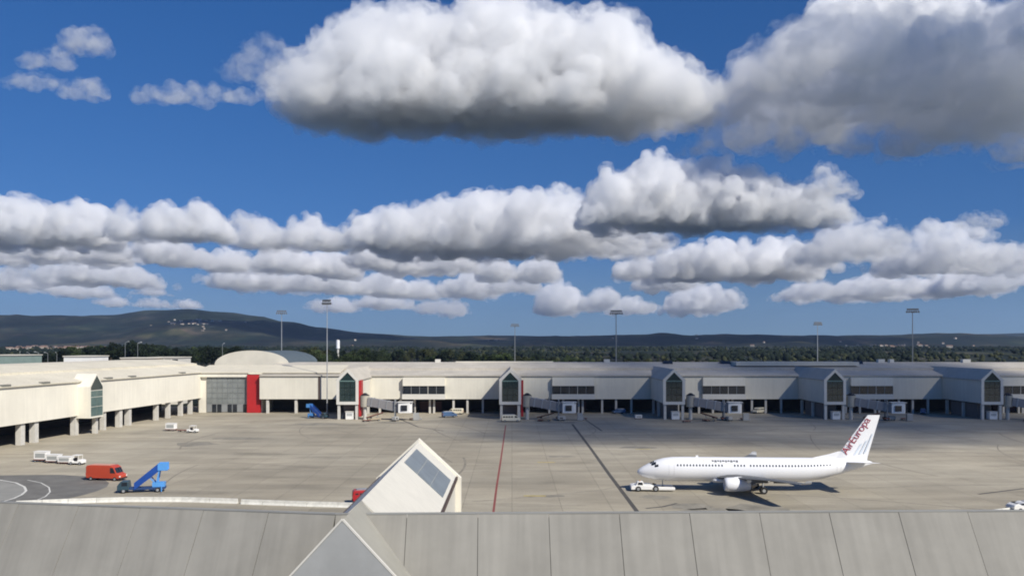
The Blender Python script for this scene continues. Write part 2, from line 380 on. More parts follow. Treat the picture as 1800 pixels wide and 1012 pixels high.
def make_cloud(label, top, bn, bf, dens=.09, soft_=.36, grain=38, vox=3.4, disp=1.0, seed=0, n=140, rr_=(.22, .5), rmax=60, bumps=60, bump=(8, 20), group=None, flat=.15, zb=950.0, edge=None):
    """top: the outline (photo x, photo y); bn, bf: the rows where the flat base is nearest and farthest, which with its
    height over the plain give the cloud's distance and depth"""
    Dn, Df = zb * F / (HZ - bn), zb * F / (HZ - bf); D = (Dn + Df) / 2; k = D / F; rnd = random.Random(seed)
    x0, x1 = top[0][0], top[-1][0]; bmid = HZ - zb * F / D
    zw = H_EYE + zb; ctr = Vector((((x0 + x1) / 2 - 900) * k, D, zw))
    lb_ = Lobes(); lf_ = Lobes(); edge = (bump[0] + bump[1]) * .22 + 1.2 if edge is None else edge
    def lobe(px, py, d, r):
        c = Vector(((px - 900) * k, d, H_EYE + (HZ - py) * d / F)) - ctr
        lb_.add(c, max(r * .7, r - edge * .5) * k, flat); lf_.add(c, (r + edge * .9) * k, flat + .15)
    for i in range(n):
        px = rnd.uniform(x0, x1) if i >= 12 else x0 + (x1 - x0) * (i + .5) / 12
        t = rnd.random(); d = Dn + (Df - Dn) * t; by = HZ - zb * F / d
        tp = by - (bmid - interp(top, px)) * (1 - .45 * (2 * t - 1) ** 2)
        h = max(2.0, by - tp); r = min(rmax, max(h * rnd.uniform(*rr_), 2.5))
        r = min(r, max(4.0, min(px - x0, x1 - px) + h * .25))
        lobe(px, rnd.uniform(tp + r, max(tp + r, by - .3 * r)), d, r)
    ns = max(6, int((x1 - x0) / 9))
    for i in range(ns):                                             # a spine that keeps the cloud in one piece
        px = x0 + (x1 - x0) * (i + .5) / ns; h = bmid - min(bmid - 4, interp(top, px)); r = max(h * .25, (x1 - x0) / ns * 1.15)
        lobe(px, bmid - r * .5, D, r)
    for i in range(bumps):
        px = rnd.uniform(x0, x1); t = rnd.uniform(.0, .6); d = Dn + (Df - Dn) * t; by = HZ - zb * F / d
        tp = by - (bmid - interp(top, px)) * (1 - .45 * (2 * t - 1) ** 2); r = min(rnd.uniform(*bump), max(2.0, (by - tp) * .45))
        lobe(px, tp + r * .55 + rnd.random() ** 2 * (by - tp) * .6, d - (Df - Dn) * .1, r)
    me = lb_.mesh()
    o = bpy.data.objects.new('cloud', me); C.objects.link(o); o.location = ctr
    m = o.modifiers.new('union', 'REMESH'); m.mode = 'VOXEL'; m.voxel_size = vox * k
    for sc, st in ((60, 26), (24, 18), (10, 8)):
        if sc < vox * 1.6: continue
        t = bpy.data.textures.new('billow', 'CLOUDS'); t.noise_scale = sc * k; t.noise_depth = 1; t.noise_basis = 'ORIGINAL_PERLIN'
        m = o.modifiers.new('billow', 'DISPLACE'); m.texture = t; m.strength = st * k * disp * min(1, vox / 3); m.mid_level = .44; m.texture_coords = 'GLOBAL'
    m = o.modifiers.new('union', 'REMESH'); m.mode = 'VOXEL'; m.voxel_size = vox * k
    me.materials.append(cloud_mat(k, dens, soft_, grain))
    mf = lf_.mesh(); mf.name = 'wispy_edge'; fo = bpy.data.objects.new('wispy_edge', mf); C.objects.link(fo); fo.parent = o
    m = fo.modifiers.new('union', 'REMESH'); m.mode = 'VOXEL'; m.voxel_size = vox * 1.15 * k
    t = bpy.data.textures.new('billow', 'CLOUDS'); t.noise_scale = max(30, vox * 8) * k * .6; t.noise_depth = 2
    m = fo.modifiers.new('billow', 'DISPLACE'); m.texture = t; m.strength = edge * 3.2 * k; m.mid_level = .5; m.texture_coords = 'GLOBAL'
    m = fo.modifiers.new('union', 'REMESH'); m.mode = 'VOXEL'; m.voxel_size = vox * 1.15 * k
    mf.materials.append(cloud_mat(k, dens * .42, soft_ + .05, grain * .75, .16))
    tag(o, label, 'cloud', group or 'cumulus clouds over the plain')
    return o
# the big bright cloud and the grey one beside it
make_cloud('largest bright white cumulus with a grey base, high over the apron',
    [(515,150),(550,110),(600,60),(630,22),(700,18),(780,28),(830,-8),(890,-8),(930,22),(1010,22),(1075,25),(1110,75),(1170,112),(1205,145),(1250,185)], 178, 240, seed=1, soft_=.375, dens=.065, edge=14, n=260, bumps=170, bump=(10, 28), vox=4)
make_cloud('thin grey cloud shred joining the left flank of the largest bright cumulus', [(395,140),(430,85),(465,58),(500,80),(545,110)], 125, 152, dens=.022, soft_=.42, seed=2, n=36, bumps=14, grain=34, vox=4, zb=1500)
make_cloud('broad dark grey cloud bank with ragged base, right of the largest cumulus',
    [(1262,200),(1285,130),(1330,90),(1390,45),(1450,55),(1560,70),(1640,60),(1720,20),(1800,-40),(1900,-80),(2050,-60)], 110, 278, dens=.05, soft_=.44, grain=64, edge=18, seed=3, n=220, bumps=90, bump=(14, 40), vox=5, rmax=70, flat=.3)
make_cloud('white lit cloud crown rising behind the dark grey bank', [(1385,70),(1420,10),(1500,-20),(1600,-30),(1690,-10),(1745,70)], 90, 150, dens=.06, seed=4, n=70, bumps=50, vox=4, zb=2000)
# middle row
make_cloud('white double-headed cumulus with a long flat grey base',
    [(1020,372),(1040,340),(1068,292),(1095,300),(1120,285),(1150,262),(1195,288),(1222,300),(1258,270),(1295,292),(1350,318),(1400,335),(1440,352),(1470,375)], 382, 408, dens=.11, disp=1.5, soft_=.395, edge=8, seed=5, n=200, bumps=130, bump=(5, 14), vox=2.6, rmax=32)
make_cloud('small puff beside the double-headed cumulus', [(1415,345),(1432,310),(1445,296),(1470,318),(1500,345)], 340, 358, dens=.07, soft_=.42, seed=6, n=30, bumps=14, vox=2.6, grain=26)
make_cloud('bright knobbly cumulus left of the double-headed one, trailing a dark flat base',
    [(660,395),(690,370),(750,360),(800,352),(830,338),(890,340),(930,322),(985,322),(1018,340),(1030,380),(1060,405),(1110,412),(1165,425)], 424, 458, dens=.11, disp=1.5, soft_=.395, edge=8, seed=7, n=240, bumps=140, bump=(5, 15), vox=2.6, rmax=32)
make_cloud('low white cumulus mass at the left, its top evenly lumpy', [(-140,390),(-90,358),(-20,380),(25,350),(75,346),(112,378),(150,354),(182,370),(200,405)], 415, 438, dens=.11, disp=1.5, soft_=.39, edge=6.5, seed=8, n=130, bumps=90, bump=(5, 14), vox=2.6, rmax=30)
make_cloud('rounded white cloud with a straight blue-grey base above the mountain', [(192,405),(222,362),(252,388),(298,352),(328,374),(358,354),(390,380),(408,412)], 412, 424, dens=.12, disp=1.5, soft_=.39, edge=6.5, seed=9, n=100, bumps=70, bump=(5, 14), vox=2.5, rmax=28)
make_cloud('pale grey-white cumulus above the domed hall', [(408,428),(430,378),(458,374),(482,418),(515,402),(552,370),(592,408),(640,378),(676,400),(700,424)], 425, 442, dens=.10, disp=1.5, soft_=.39, edge=6.5, seed=10, n=120, bumps=80, bump=(5, 13), vox=2.5, rmax=26)
make_cloud('wide low cumulus with patchy white crown above the right half of the pier', [(1085,465),(1130,450),(1175,432),(1215,418),(1270,422),(1320,415),(1375,418),(1400,438),(1432,455),(1440,475)], 478, 496, dens=.12, disp=1.5, soft_=.38, seed=11, n=140, bumps=100, bump=(4, 11), vox=2.2, rmax=24, grain=26)
make_cloud('ragged cumulus at the right with white upper edges', [(1560,455),(1590,392),(1620,388),(1650,400),(1690,430),(1720,435),(1760,425),(1830,430),(1870,470)], 462, 490, dens=.08, soft_=.40, seed=12, n=110, bumps=80, bump=(4, 13), vox=2.6, grain=28, rmax=26)
make_cloud('grey cumulus stub between the double-headed cloud and the ragged one', [(1385,445),(1425,420),(1455,375),(1500,380),(1530,410),(1560,445)], 440, 470, dens=.07, soft_=.41, seed=32, n=70, bumps=50, bump=(4, 13), vox=2.6, grain=28, rmax=26)
# broken low rows above the hills: (left, right, top, base near, base far)
LOW = [(378,478,446,470,484),(455,560,450,472,484),(545,640,442,470,484),(620,700,452,470,484),(376,470,484,505,520),(455,545,494,508,524),(535,640,476,505,522),(625,720,488,508,524),
       (670,760,456,478,494),(745,850,450,476,494),(835,920,462,482,496),(905,998,458,480,496),(700,790,502,515,528),(770,880,494,512,528),(865,962,496,512,526),
       (560,640,534,545,553),(640,740,536,546,554),(730,835,538,547,556),(940,1022,502,540,552),(1008,1080,528,545,554),(1060,1146,536,547,556),(1105,1228,484,506,518),(1158,1292,509,536,548),
       (1385,1470,502,515,530),(1455,1560,492,515,530),(1545,1640,502,516,532),(1620,1766,484,512,532),(-70,60,428,448,464),(40,150,434,450,466),(130,250,428,448,464),(235,366,424,446,462),
       (-60,80,476,490,508),(60,180,476,492,512),(150,262,464,488,510),(85,190,500,508,520)]
for i, (xa, xb, tp, bn_, bf_) in enumerate(LOW):
    rp = random.Random(300 + i); m_ = 6; q = rp.uniform(-11, 6); hh = (bn_ - tp) * rp.uniform(1.5, 2.3); bn_ += q; bf_ += q
    xc, wd = (xa + xb) / 2 + rp.uniform(-10, 10), (xb - xa) * rp.uniform(.72, .98); xa = xc - wd / 2; xb = xc + wd / 2
    out = [(xa, bn_ - 2)] + [(xa + wd * (j + rp.uniform(.3, .7)) / m_, bn_ - hh * math.sin(math.pi * (j + .5) / m_) ** .7 * rp.uniform(.5, 1)) for j in range(m_)] + [(xb, bn_ - 2)]
    make_cloud('small flat-based cumulus in the broken low rows above the hills', out, bn_, bf_, dens=.13, soft_=.40, seed=300 + i, n=60, bumps=46, bump=(3, 11), vox=1.8, grain=17, rr_=(.25, .55), disp=1.5, group='broken low cloud rows')
# small ones
make_cloud('lone small grey flat puff at the right in open blue', [(1690,392),(1705,380),(1740,378),(1760,392)], 394, 402, dens=.05, soft_=.42, seed=23, n=26, bumps=10, vox=2.2, grain=16)
for i, (lb, a, bn_, bf_, zb_) in enumerate((
    ('tiny white puff left of the mountain top', [(188,532),(200,520),(220,530)], 533, 538, 950),
    ('tiny upper puff of two just left above the mountain top', [(252,518),(268,500),(285,518)], 514, 520, 950),
    ('tiny lower puff of two just left above the mountain top', [(260,538),(275,522),(292,538)], 536, 542, 950),
    ('faint small puff low over the left shoulder of the mountain', [(320,538),(333,527),(346,538)], 538, 542, 950),
    ('pale grey wisp in blue sky, uppermost of the small wisps', [(105,75),(130,45),(165,42),(190,80)], 84, 102, 1500),
    ('soft grey-white wisp below the uppermost one', [(38,105),(65,85),(100,78),(130,95)], 108, 124, 1500),
    ('flat grey wisp, lowest of the wisps over the left', [(5,150),(40,128),(80,124),(118,148)], 146, 160, 1500),
    ('small slanted grey wisp beside the flat one', [(105,172),(135,140),(165,134),(185,160)], 160, 178, 1500),
    ('long thin grey wisp stretching towards the largest cumulus', [(235,165),(270,148),(320,138),(370,148),(420,158),(475,185)], 168, 186, 1500))):
    far_ = zb_ < 1000
    make_cloud(lb, a, bn_, bf_, dens=.14 if far_ else .032, soft_=.36 if far_ else .43, seed=40+i, n=60, bumps=16, bump=(2, 7), vox=1.5 if far_ else 3, grain=10 if far_ else 24, group='small clouds and wisps', zb=zb_)
# the cloud whose shade lies over the far right of the apron; it drifts behind the camera, up-sun
sh = Vector((128, 300, 0)) + SUNDIR * (820 / SUNDIR.z)
def upsun_cloud(loc, hx, hy, hz_, r, n, dens, label, seed):
    lb_ = Lobes(); rnd = random.Random(seed); u = (r[0] + r[1]) / 2
    for i in range(n): lb_.add(Vector((rnd.uniform(-hx, hx), rnd.uniform(-hy, hy), rnd.uniform(0, hz_))), rnd.uniform(*r), .4)
    me = lb_.mesh()
    o = bpy.data.objects.new('cloud', me); C.objects.link(o); o.location = loc
    m = o.modifiers.new('union', 'REMESH'); m.mode = 'VOXEL'; m.voxel_size = u / 5
    t = bpy.data.textures.new('billow', 'CLOUDS'); t.noise_scale = u * 1.3
    m = o.modifiers.new('billow', 'DISPLACE'); m.texture = t; m.strength = u * 1.1; m.mid_level = .5; m.texture_coords = 'GLOBAL'
    m = o.modifiers.new('union', 'REMESH'); m.mode = 'VOXEL'; m.voxel_size = u / 5
    me.materials.append(cloud_mat(u / 35, dens, .36, 45))
    tag(o, label, 'cloud', 'cumulus clouds over the plain')
upsun_cloud(sh, 98, 76, 35, (26, 44), 30, .03, 'loose cumulus drifting up-sun, its shade lying over the far gates', 9)
upsun_cloud(Vector((1750, 3350, 1150)) + SUNDIR * 1900, 950, 1000, 200, (150, 270), 25, .044, 'unseen wide cloud deck added up-sun to keep the dark grey bank in shade', 10)  # deck added out of view, only to throw shade on the grey bank

# the small clouds: keep the one body of vapour each, without crumbs that the billows cut off
dgc = bpy.context.evaluated_depsgraph_get()
for o in [x for x in C.objects if x.name.startswith('cloud') and x.get('group') in ('broken low cloud rows', 'small clouds and wisps')]:
    me = bpy.data.meshes.new_from_object(o.evaluated_get(dgc)); me.name = 'cloud'
    bm = bmesh.new(); bm.from_mesh(me); seen = set(); best = []
    for v in bm.verts:
        if v in seen: continue
        isl = [v]; seen.add(v)
        for q in isl:
            for e in q.link_edges:
                t = e.other_vert(q)
                if t not in seen: seen.add(t); isl.append(t)
        if len(isl) > len(best): best = isl
    keep = set(best); bmesh.ops.delete(bm, geom=[v for v in bm.verts if v not in keep], context='VERTS')
    bm.to_mesh(me); bm.free(); o.modifiers.clear(); o.data = me

# ------------------------------------------------------------------ haze
hz = MB().box(-14000, 14000, -450, 12500, -14, 480).build('haze', bpy.data.materials.new('thin_haze'))
hm = hz.data.materials[0]; hm.use_nodes = True; hm.node_tree.nodes.clear()
ho = hm.node_tree.nodes.new('ShaderNodeOutputMaterial'); hv = hm.node_tree.nodes.new('ShaderNodeVolumePrincipled')
hv.inputs['Color'].default_value = (.42, .62, 1, 1); hv.inputs['Density'].default_value = 2.8e-5; hv.inputs['Anisotropy'].default_value = 0
hm.node_tree.links.new(hv.outputs[0], ho.inputs['Volume']); tag(hz, kind='stuff')

# ------------------------------------------------------------------ the pier across the apron
DW, DP = 306.0, 280.0                        # wall plane and pod fronts
PODX = [-54.0, -0.6, 53.2, 106.0, 157.6, 209.5]
ZE, ZB, ZR = 13.3, 5.1, 17.6                 # eave, underside of the upper floor, ridge
pier = empty('pier_building', (50, DW, 0), world=True)
tag(pier, 'long white terminal pier with gabled glass gate pods, across the apron behind the aircraft', 'building')
XL, XR = -90.5, 330.0
MB().box(XL, XR, DW, DW + .4, ZB, ZE).build('wall', WHITE, pier)
MB().prism([(DW - .5, ZE), (DW - .5, ZE + .35), (DW + 13, ZE + 2.2), (DW + 13, ZE + 1.8)], 'x', XL, XR).build('lower_roof', ROOF, pier)
ur = MB().prism([(DW + 11, ZE + 1.9), (DW + 11, ZE + 2.6), (DW + 24, ZR), (DW + 40, ZR), (DW + 46, ZE + 1.8), (DW + 46, ZE + 1)], 'x', XL, XR).build('upper_roof', ROOF, pier)
MB().box(84, 130, DW + 13.5, DW + 24.5, ZR - .9, ZR + .5).build('roof_monitor', ROOFL, ur)
for x, w_ in ((143, 2.5), (147.5, 1.6), (176, 3), (36, 2.2), (-30, 2)): MB().box(x, x + w_, DW + 27, DW + 29, ZR + .01, ZR + 1.3).build('roof_unit', FRAME, ur)
MB().box(-22, 16, DW + 26, DW + 31, ZR + .02, ZR + .45).build('roof_kerb', ROOFL, ur)
for x in (58, 80, 131): MB().prism([(DW + 20, ZR - 1.3), (DW + 22, ZR + .8), (DW + 24, ZR + .2)], 'x', x, x + 3.6).build('roof_hatch', GLASSD, ur)
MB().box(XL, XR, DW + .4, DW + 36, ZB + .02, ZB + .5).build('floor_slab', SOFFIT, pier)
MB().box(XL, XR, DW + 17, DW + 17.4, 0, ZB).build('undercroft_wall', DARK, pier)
MB().box(XL, XR, DW + 40, DW + 40.4, 0, ZE + 1.5).build('rear_wall', WHITE, pier)
MB().box(XR - .4, XR, DW + .4, DW + 40, ZB, ZE + 1.5).build('end_wall', WHITE, pier)
MB().box(-69.4, -68.8, DW - .2, DW + .2, ZB - .1, ZE - .05).build('expansion_joint', BROWN, pier)
for i, px in enumerate((470, 520)):
    p = at(px, HZ, DW + .4); MB().box(p.x - .45, p.x + .45, DW + .5, DW + 1.4, 0, ZB).build('column', CONC, pier)
for i, X in enumerate(PODX):
    pod = MB()
    hw, ze, za, zf = 3.45, 13.1, 16.3, 5.3
    # body: two side walls, floor
    pod.box(X - hw, X - hw + .3, DP + .25, DW - .1, zf, ze); pod.box(X + hw - .3, X + hw, DP + .25, DW - .1, zf, ze); pod.box(X - hw + .3, X + hw - .3, DP + .25, DW - .1, zf, zf + .35)
    body = pod.build('gate_pod', WHITE, pier)
    rf = MB()
    for sgn in (-1, 1):
        rf.add([(X, DP + .1, za + .28), (X + sgn * (hw + .35), DP + .1, ze - .05), (X + sgn * (hw + .35), DW + 9, ze - .05), (X, DW + 20, za + .28),
                (X, DP + .1, za), (X + sgn * (hw + .35), DP + .1, ze - .33), (X + sgn * (hw + .35), DW + 9, ze - .33), (X, DW + 20, za)],
               [(0,1,2,3),(4,7,6,5),(0,4,5,1),(1,5,6,2),(2,6,7,3),(3,7,4,0)])
    rf.build('pod_roof', ROOF, body)
    fr = MB(); o_ = [(-hw - .15, zf - .35), (hw + .15, zf - .35), (hw + .15, ze), (0, za + .3), (-hw - .15, ze)]; i_ = [(-hw + .75, zf + .6), (hw - .75, zf + .6), (hw - .75, ze - .35), (0, za - .75), (-hw + .75, ze - .35)]
    vs_ = [(X + a, DP - .1, b) for a, b in o_ + i_] + [(X + a, DP + .35, b) for a, b in o_ + i_]
    fs_ = []
    for q in range(5):
        r_ = (q + 1) % 5
        fs_ += [(q, r_, r_ + 5, q + 5), (q + 10, q + 15, r_ + 15, r_ + 10), (q, q + 10, r_ + 10, r_), (q + 5, r_ + 5, r_ + 15, q + 15)]
    fr.add(vs_, fs_).build('gable_frame', FRAME, body)
    wx = hw - .75
    for c in range(3):
        a, b = -wx + 2 * wx * c / 3 + .04, -wx + 2 * wx * (c + 1) / 3 - .04
        for z0, z1 in ((zf + .62, 8.1), (8.2, 10.4), (10.5, ze - .62)):
            MB().box(X + a, X + b, DP + .16, DP + .22, z0, z1).build('pane', GLASS, body)
    MB().add([(X - wx, DP + .16, ze - .30), (X + wx, DP + .16, ze - .30), (X, DP + .16, za - .8), (X - wx, DP + .22, ze - .30), (X + wx, DP + .22, ze - .30), (X, DP + .22, za - .8)],
             [(0,1,2),(5,4,3),(0,3,4,1),(1,4,5,2),(2,5,3,0)]).build('gable_pane', GLASS, body)
    MB().box(X - wx, X + wx, DP + .05, DP + .3, ze - .60, ze - .32).build('transom', mat('green_transom', (.16, .25, .23), .4), body)
    for sx in (-1, 1):
        for yy in (DP + .3, DP + 12, DP + 23):
            MB().box(X + sx * 2.9 - .4, X + sx * 2.9 + .4, yy, yy + .8, 0, zf - .34).build('pod_column', CONC, body)
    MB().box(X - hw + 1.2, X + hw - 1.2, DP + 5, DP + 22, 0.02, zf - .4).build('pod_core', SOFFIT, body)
    if i < 2: MB().box(X + hw + .12, X + hw + .9, DP + .6, DP + 4.5, 1.0, ze - .25).build('red_fin', RED, body)
    # window bay on the wall right of the pod
    b0, b1 = X + 15, X + 30
    bay = MB().box(b0, b1, DW - 1.6, DW - .02, 9.9, ZE - .45).build('window_bay', WARM, pier)
    MB().box(b0 - .2, b1 + .2, DW - 1.9, DW - .03, 5.15, 6.95).build('fascia', FRAME, bay)
    n = 5
    for c in range(n):
        MB().box(b0 + (b1-b0)*c/n + .08, b0 + (b1-b0)*(c+1)/n - .08, DW - 1.25, DW - 1.15, 6.95, 9.9).build('pane', GLASSD, bay)
        MB().box(b0 + (b1-b0)*(c+1)/n - .08, b0 + (b1-b0)*(c+1)/n + .08, DW - 1.4, DW - 1.1, 6.95, 9.9).build('mullion', FRAME if c % 3 == 2 else STEELD, bay)
    for xx in (6.5, 14, 19, 24.5, 26, 33, 38, 43.5):
        if X + xx < XR - 1: MB().box(X + xx - .35, X + xx + .35, DW + .5, DW + 1.2, 0, ZB).build('column', CONC, pier)
    MB().box(X + 20, X + 28, DW + 9, DW + 9.3, 0, 3.6).build('ramp_door', mat('brown_door', (.10, .05, .045), .7), pier)

# ------------------------------------------------------------------ the pier along the left
lp = empty('pier_building', (-118, 240, 0), world=True)
tag(lp, 'cream terminal pier on square columns running along the left side of the apron', 'building')
A0, A1 = Vector((-125, 125, 0)), Vector((-112, 320, 0))
ud = (A1 - A0).normalized(); nr = Vector((ud.y, -ud.x, 0))       # along the wall; out towards the apron
def LP(s, o, z): q = A0 + ud * s + nr * o; return (q.x, q.y, z)
LEN = (A1 - A0).length
def lbox(s0, s1, o0, o1, z0, z1):
    return MB().add([LP(s0,o0,z0),LP(s1,o0,z0),LP(s1,o1,z0),LP(s0,o1,z0),LP(s0,o0,z1),LP(s1,o0,z1),LP(s1,o1,z1),LP(s0,o1,z1)],
                    [(0,3,2,1),(4,5,6,7),(0,1,5,4),(1,2,6,5),(2,3,7,6),(3,0,4,7)])
def lprof(poly, s0, s1):
    n = len(poly); vs_ = [LP(s0, o, z) for o, z in poly] + [LP(s1, o, z) for o, z in poly]
    return MB().add(vs_, [tuple(range(n)), tuple(range(2*n-1, n-1, -1))] + [(i, i+n, (i+1) % n + n, (i+1) % n) for i in range(n)])
ZLE, ZLB = 14.4, 5.3
lbox(0, LEN, -.4, 0, ZLB, ZLE).build('wall', WARM, lp)
lrf = lprof([(.5, ZLE), (.5, ZLE + .3), (-9, 16.9), (-9, 17.4), (-20, 18.9), (-34, 18.9), (-40, 14.5), (-40, 14)], 0, LEN + 6).build('roof', mat('cream_roof', (.62, .575, .46), .8, .1, .1, streak=.08, spec=.15), lp)
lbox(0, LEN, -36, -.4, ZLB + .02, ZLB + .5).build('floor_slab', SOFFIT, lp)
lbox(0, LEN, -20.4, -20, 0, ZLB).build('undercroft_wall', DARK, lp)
lbox(0, LEN, -38, -37.6, 0, 14.5).build('rear_wall', WARM, lp)
def s_of(px, o=0.0):                       # where the wall line (offset o) crosses the photo column px
    q = A0 + nr * o; t = (px - 900) / F
    return (t * q.y - q.x) / (ud.x - t * ud.y)
for px in (37, 61, 132, 182, 210, 226, 275, 296, 318, 335, 353, 370):
    q = s_of(px, -1.0); wd = .8 if px in (37, 61, 132, 210, 226) else .5
    lbox(q - wd, q + wd, -1.9, -.5, 0, ZLB).build('column', CONC, lp)
for px in (8, 78, 190, 232, 320):
    q = s_of(px); lbox(q - 1.6, q + 1.6, -.5, .58, ZLE + .31, ZLE + .75).build('roof_vent', SEAM, lrf)
# its pod, seen almost edge on
q0 = s_of(159, 3.6); q1 = q0 + 6.6; qm = (q0 + q1) / 2
pb = MB(); n5 = [(q0, 4.6), (q1, 4.6), (q1, 13.1), (qm, 16.6), (q0, 13.1)]
pb.add([LP(a, -2.2, b) for a, b in n5] + [LP(a, 3.5, b) for a, b in n5], [tuple(range(5)), (9,8,7,6,5)] + [(i, i+5, (i+1) % 5 + 5, (i+1) % 5) for i in range(5)])
pbo = pb.build('gate_pod', WARM, lp)
ip = [(q0 + .35, 5.0), (q1 - .35, 5.0), (q1 - .35, 13.0), (qm, 16.1), (q0 + .35, 13.0)]
for z0, z1 in ((5.1, 7.6), (7.75, 10.2), (10.35, 12.0)):
    for a, b in ((q0 + .4, qm - .06), (qm + .06, q1 - .4)): lbox(a, b, 3.5, 3.56, z0, z1).build('pane', mat('pale_green_glass', (.10, .15, .14), .15, .2, .5, spec=.6), pbo)
MB().add([LP(a, o, b) for o in (3.5, 3.56) for a, b in ((q0 + .4, 12.2), (q1 - .4, 12.2), (q1 - .4, 13.0), (qm, 16.1), (q0 + .4, 13.0))], [tuple(range(5)), (9,8,7,6,5)] + [(i, i+5, (i+1) % 5 + 5, (i+1) % 5) for i in range(5)]).build('gable_pane', GLASS, pbo)
lbox(qm + 1.6, qm + 2.6, 1.2, 2.4, 0, 4.6).build('pod_column', CONC, pbo)

# ------------------------------------------------------------------ the corner hall with its vault
hub = empty('corner_hall', (-100, 330, 0), world=True)
tag(hub, 'corner hall with white vaulted roof, grey glazed front and tall red panel', 'building')
GX0, GX1, RX1 = -110.6, -95.6, -90.9
DH = 309.0
MB().box(GX0 - 3, RX1 + .3, DH + .5, DH + 40, 0, ZE + .1).build('wall', WARM, hub)
MB().box(GX0 - 3, GX1 - .02, DH - .6, DH + .48, 12.9, ZE + 1.0).build('lintel', WARM, hub)
gl = MB().box(GX0, GX1, DH + .2, DH + .45, .3, 12.9).build('glazed_front', mat('glazing_frame', (.22, .23, .23), .5), hub)
for c in range(8):
    for r in range(5):
        x0 = GX0 + (GX1 - GX0) * c / 8; z0 = 3.2 + 9.6 * r / 5
        MB().box(x0 + .07, x0 + (GX1 - GX0) / 8 - .07, DH + .1, DH + .18, z0 + .06, z0 + 9.6 / 5 - .06).build('pane', GREYGLASS, gl)
    if c % 3: MB().box(x0 + .1, x0 + 1.6, DH + .08, DH + .18, .1, 3.0).build('door', GLASSD, gl)
MB().box(GX1, RX1, DH - 1.2, DH + .4, .1, ZE + .45).build('red_panel', RED, hub)
MB().prism([(DH - 1, ZE + 1.02), (DH - 1, ZE + 1.3), (DH + 14, ZE + 3.6), (DH + 14, ZE + 3.2)], 'x', GX0 - 4, -62).build('apron_roof', mat('cream_roof', (.66, .62, .52)), hub)
VC, VR, VH, Y0, Y1 = -100.6, 14.0, 5.2, 330.0, 380.0
arc = [(VC + VR * math.cos(t), ZE + 3.6 + VH * max(0, math.sin(t))) for t in [math.pi * i / 24 for i in range(25)]]
va = MB().prism([(VC + VR, ZE + 1)] + arc + [(VC - VR, ZE + 1)], 'y', Y0 + .3, Y1).build('vault', VAULT, hub)
arc2 = [(VC + (VR + .3) * math.cos(t), ZE + 3.6 + (VH + .25) * max(0, math.sin(t))) for t in [math.pi * i / 24 for i in range(25)]]
MB().prism([(VC + VR + .3, ZE + .9)] + arc2 + [(VC - VR - .3, ZE + .9)], 'y', Y0 - .4, Y0 + .28).build('vault_gable', ROOFL, va)
for c in range(1, 7):
    yy = Y0 + c * 7; MB().prism([(p[0] * 1.0, p[1] + .02) for p in arc] + [(VC + (p[0]-VC) * .98, p[1] - .3) for p in reversed(arc)], 'y', yy, yy + .25).build('vault_rib', mat('vault_rib_grey', (.12, .15, .17), .6), va)
MB().box(VC - 16, VC + 22, Y0 - .2, Y1 + 4, ZE, ZE + 1.9).build('upper_storey', WARM, hub)

# ------------------------------------------------------------------ the near pier, whose roof fills the foreground
near = empty('pier_building', (0, 52, 0), world=True)
tag(near, 'near terminal pier with steep weathered grey panel roof and cream gabled pod', 'building')
ZN = 15.55; SL = math.tan(rad(57))
KN = Vector((-9.3, 45.0, 0))
def near_run(P, Q, first):
    u = (Q - P).normalized(); n_ = Vector((u.y, -u.x, 0));  n_ = n_ if n_.y < 0 else -n_      # towards the camera
    Ln = (Q - P).length; w_ = 3.75; k_ = int(Ln / w_)
    drop = 8.5; hor = drop / SL
    def pt(s, o, z): q = P + u * s + n_ * o; return (q.x, q.y, z)
    back = [pt(0, .0, ZN - .18), pt(Ln, .0, ZN - .18), pt(Ln, hor, ZN - drop - .18), pt(0, hor, ZN - drop - .18), pt(0, -7, ZN - 2.6), pt(Ln, -7, ZN - 2.6), pt(Ln, -7, 0), pt(0, -7, 0), pt(0, hor, 0), pt(Ln, hor, 0)]
    MB().add(back, [(0, 1, 2, 3), (0, 4, 5, 1), (4, 7, 6, 5), (3, 2, 9, 8), (0, 3, 8, 7, 4), (1, 5, 6, 9, 2), (7, 8, 9, 6)]).build('roof_deck', SEAM, near)
    for i in range(k_):
        s0, s1 = i * w_ + .014, (i + 1) * w_ - .014
        nn = Vector((n_.x * math.sin(rad(57)), n_.y * math.sin(rad(57)), math.cos(rad(57))))
        h_ = .03 + .006 * ((i * 7) % 3)
        base = [pt(s0, 0, ZN), pt(s1, 0, ZN), pt(s1, hor, ZN - drop), pt(s0, hor, ZN - drop)]
        top = [tuple(Vector(b) + nn * h_) for b in base]
        low = [tuple(Vector(b) - nn * .1) for b in base]
        MB().add(low + top, [(0,3,2,1),(4,5,6,7),(0,1,5,4),(1,2,6,5),(2,3,7,6),(3,0,4,7)]).build('roof_panel', NEARROOF, near)
    MB().add([pt(0, .06, ZN + .02), pt(Ln, .06, ZN + .02), pt(Ln, -.5, ZN - .06), pt(0, -.5, ZN - .06), pt(0, .06, ZN + .1), pt(Ln, .06, ZN + .1), pt(Ln, -.5, ZN + .02), pt(0, -.5, ZN + .02)],
             [(0,3,2,1),(4,5,6,7),(0,1,5,4),(1,2,6,5),(2,3,7,6),(3,0,4,7)]).build('ridge_cap', mat('ridge_cap_grey', (.30, .30, .28), .6), near)
near_run(KN, KN + Vector((-60, 10.2, 0)), 0)
near_run(KN, KN + Vector((90, 2.2, 0)), 1)
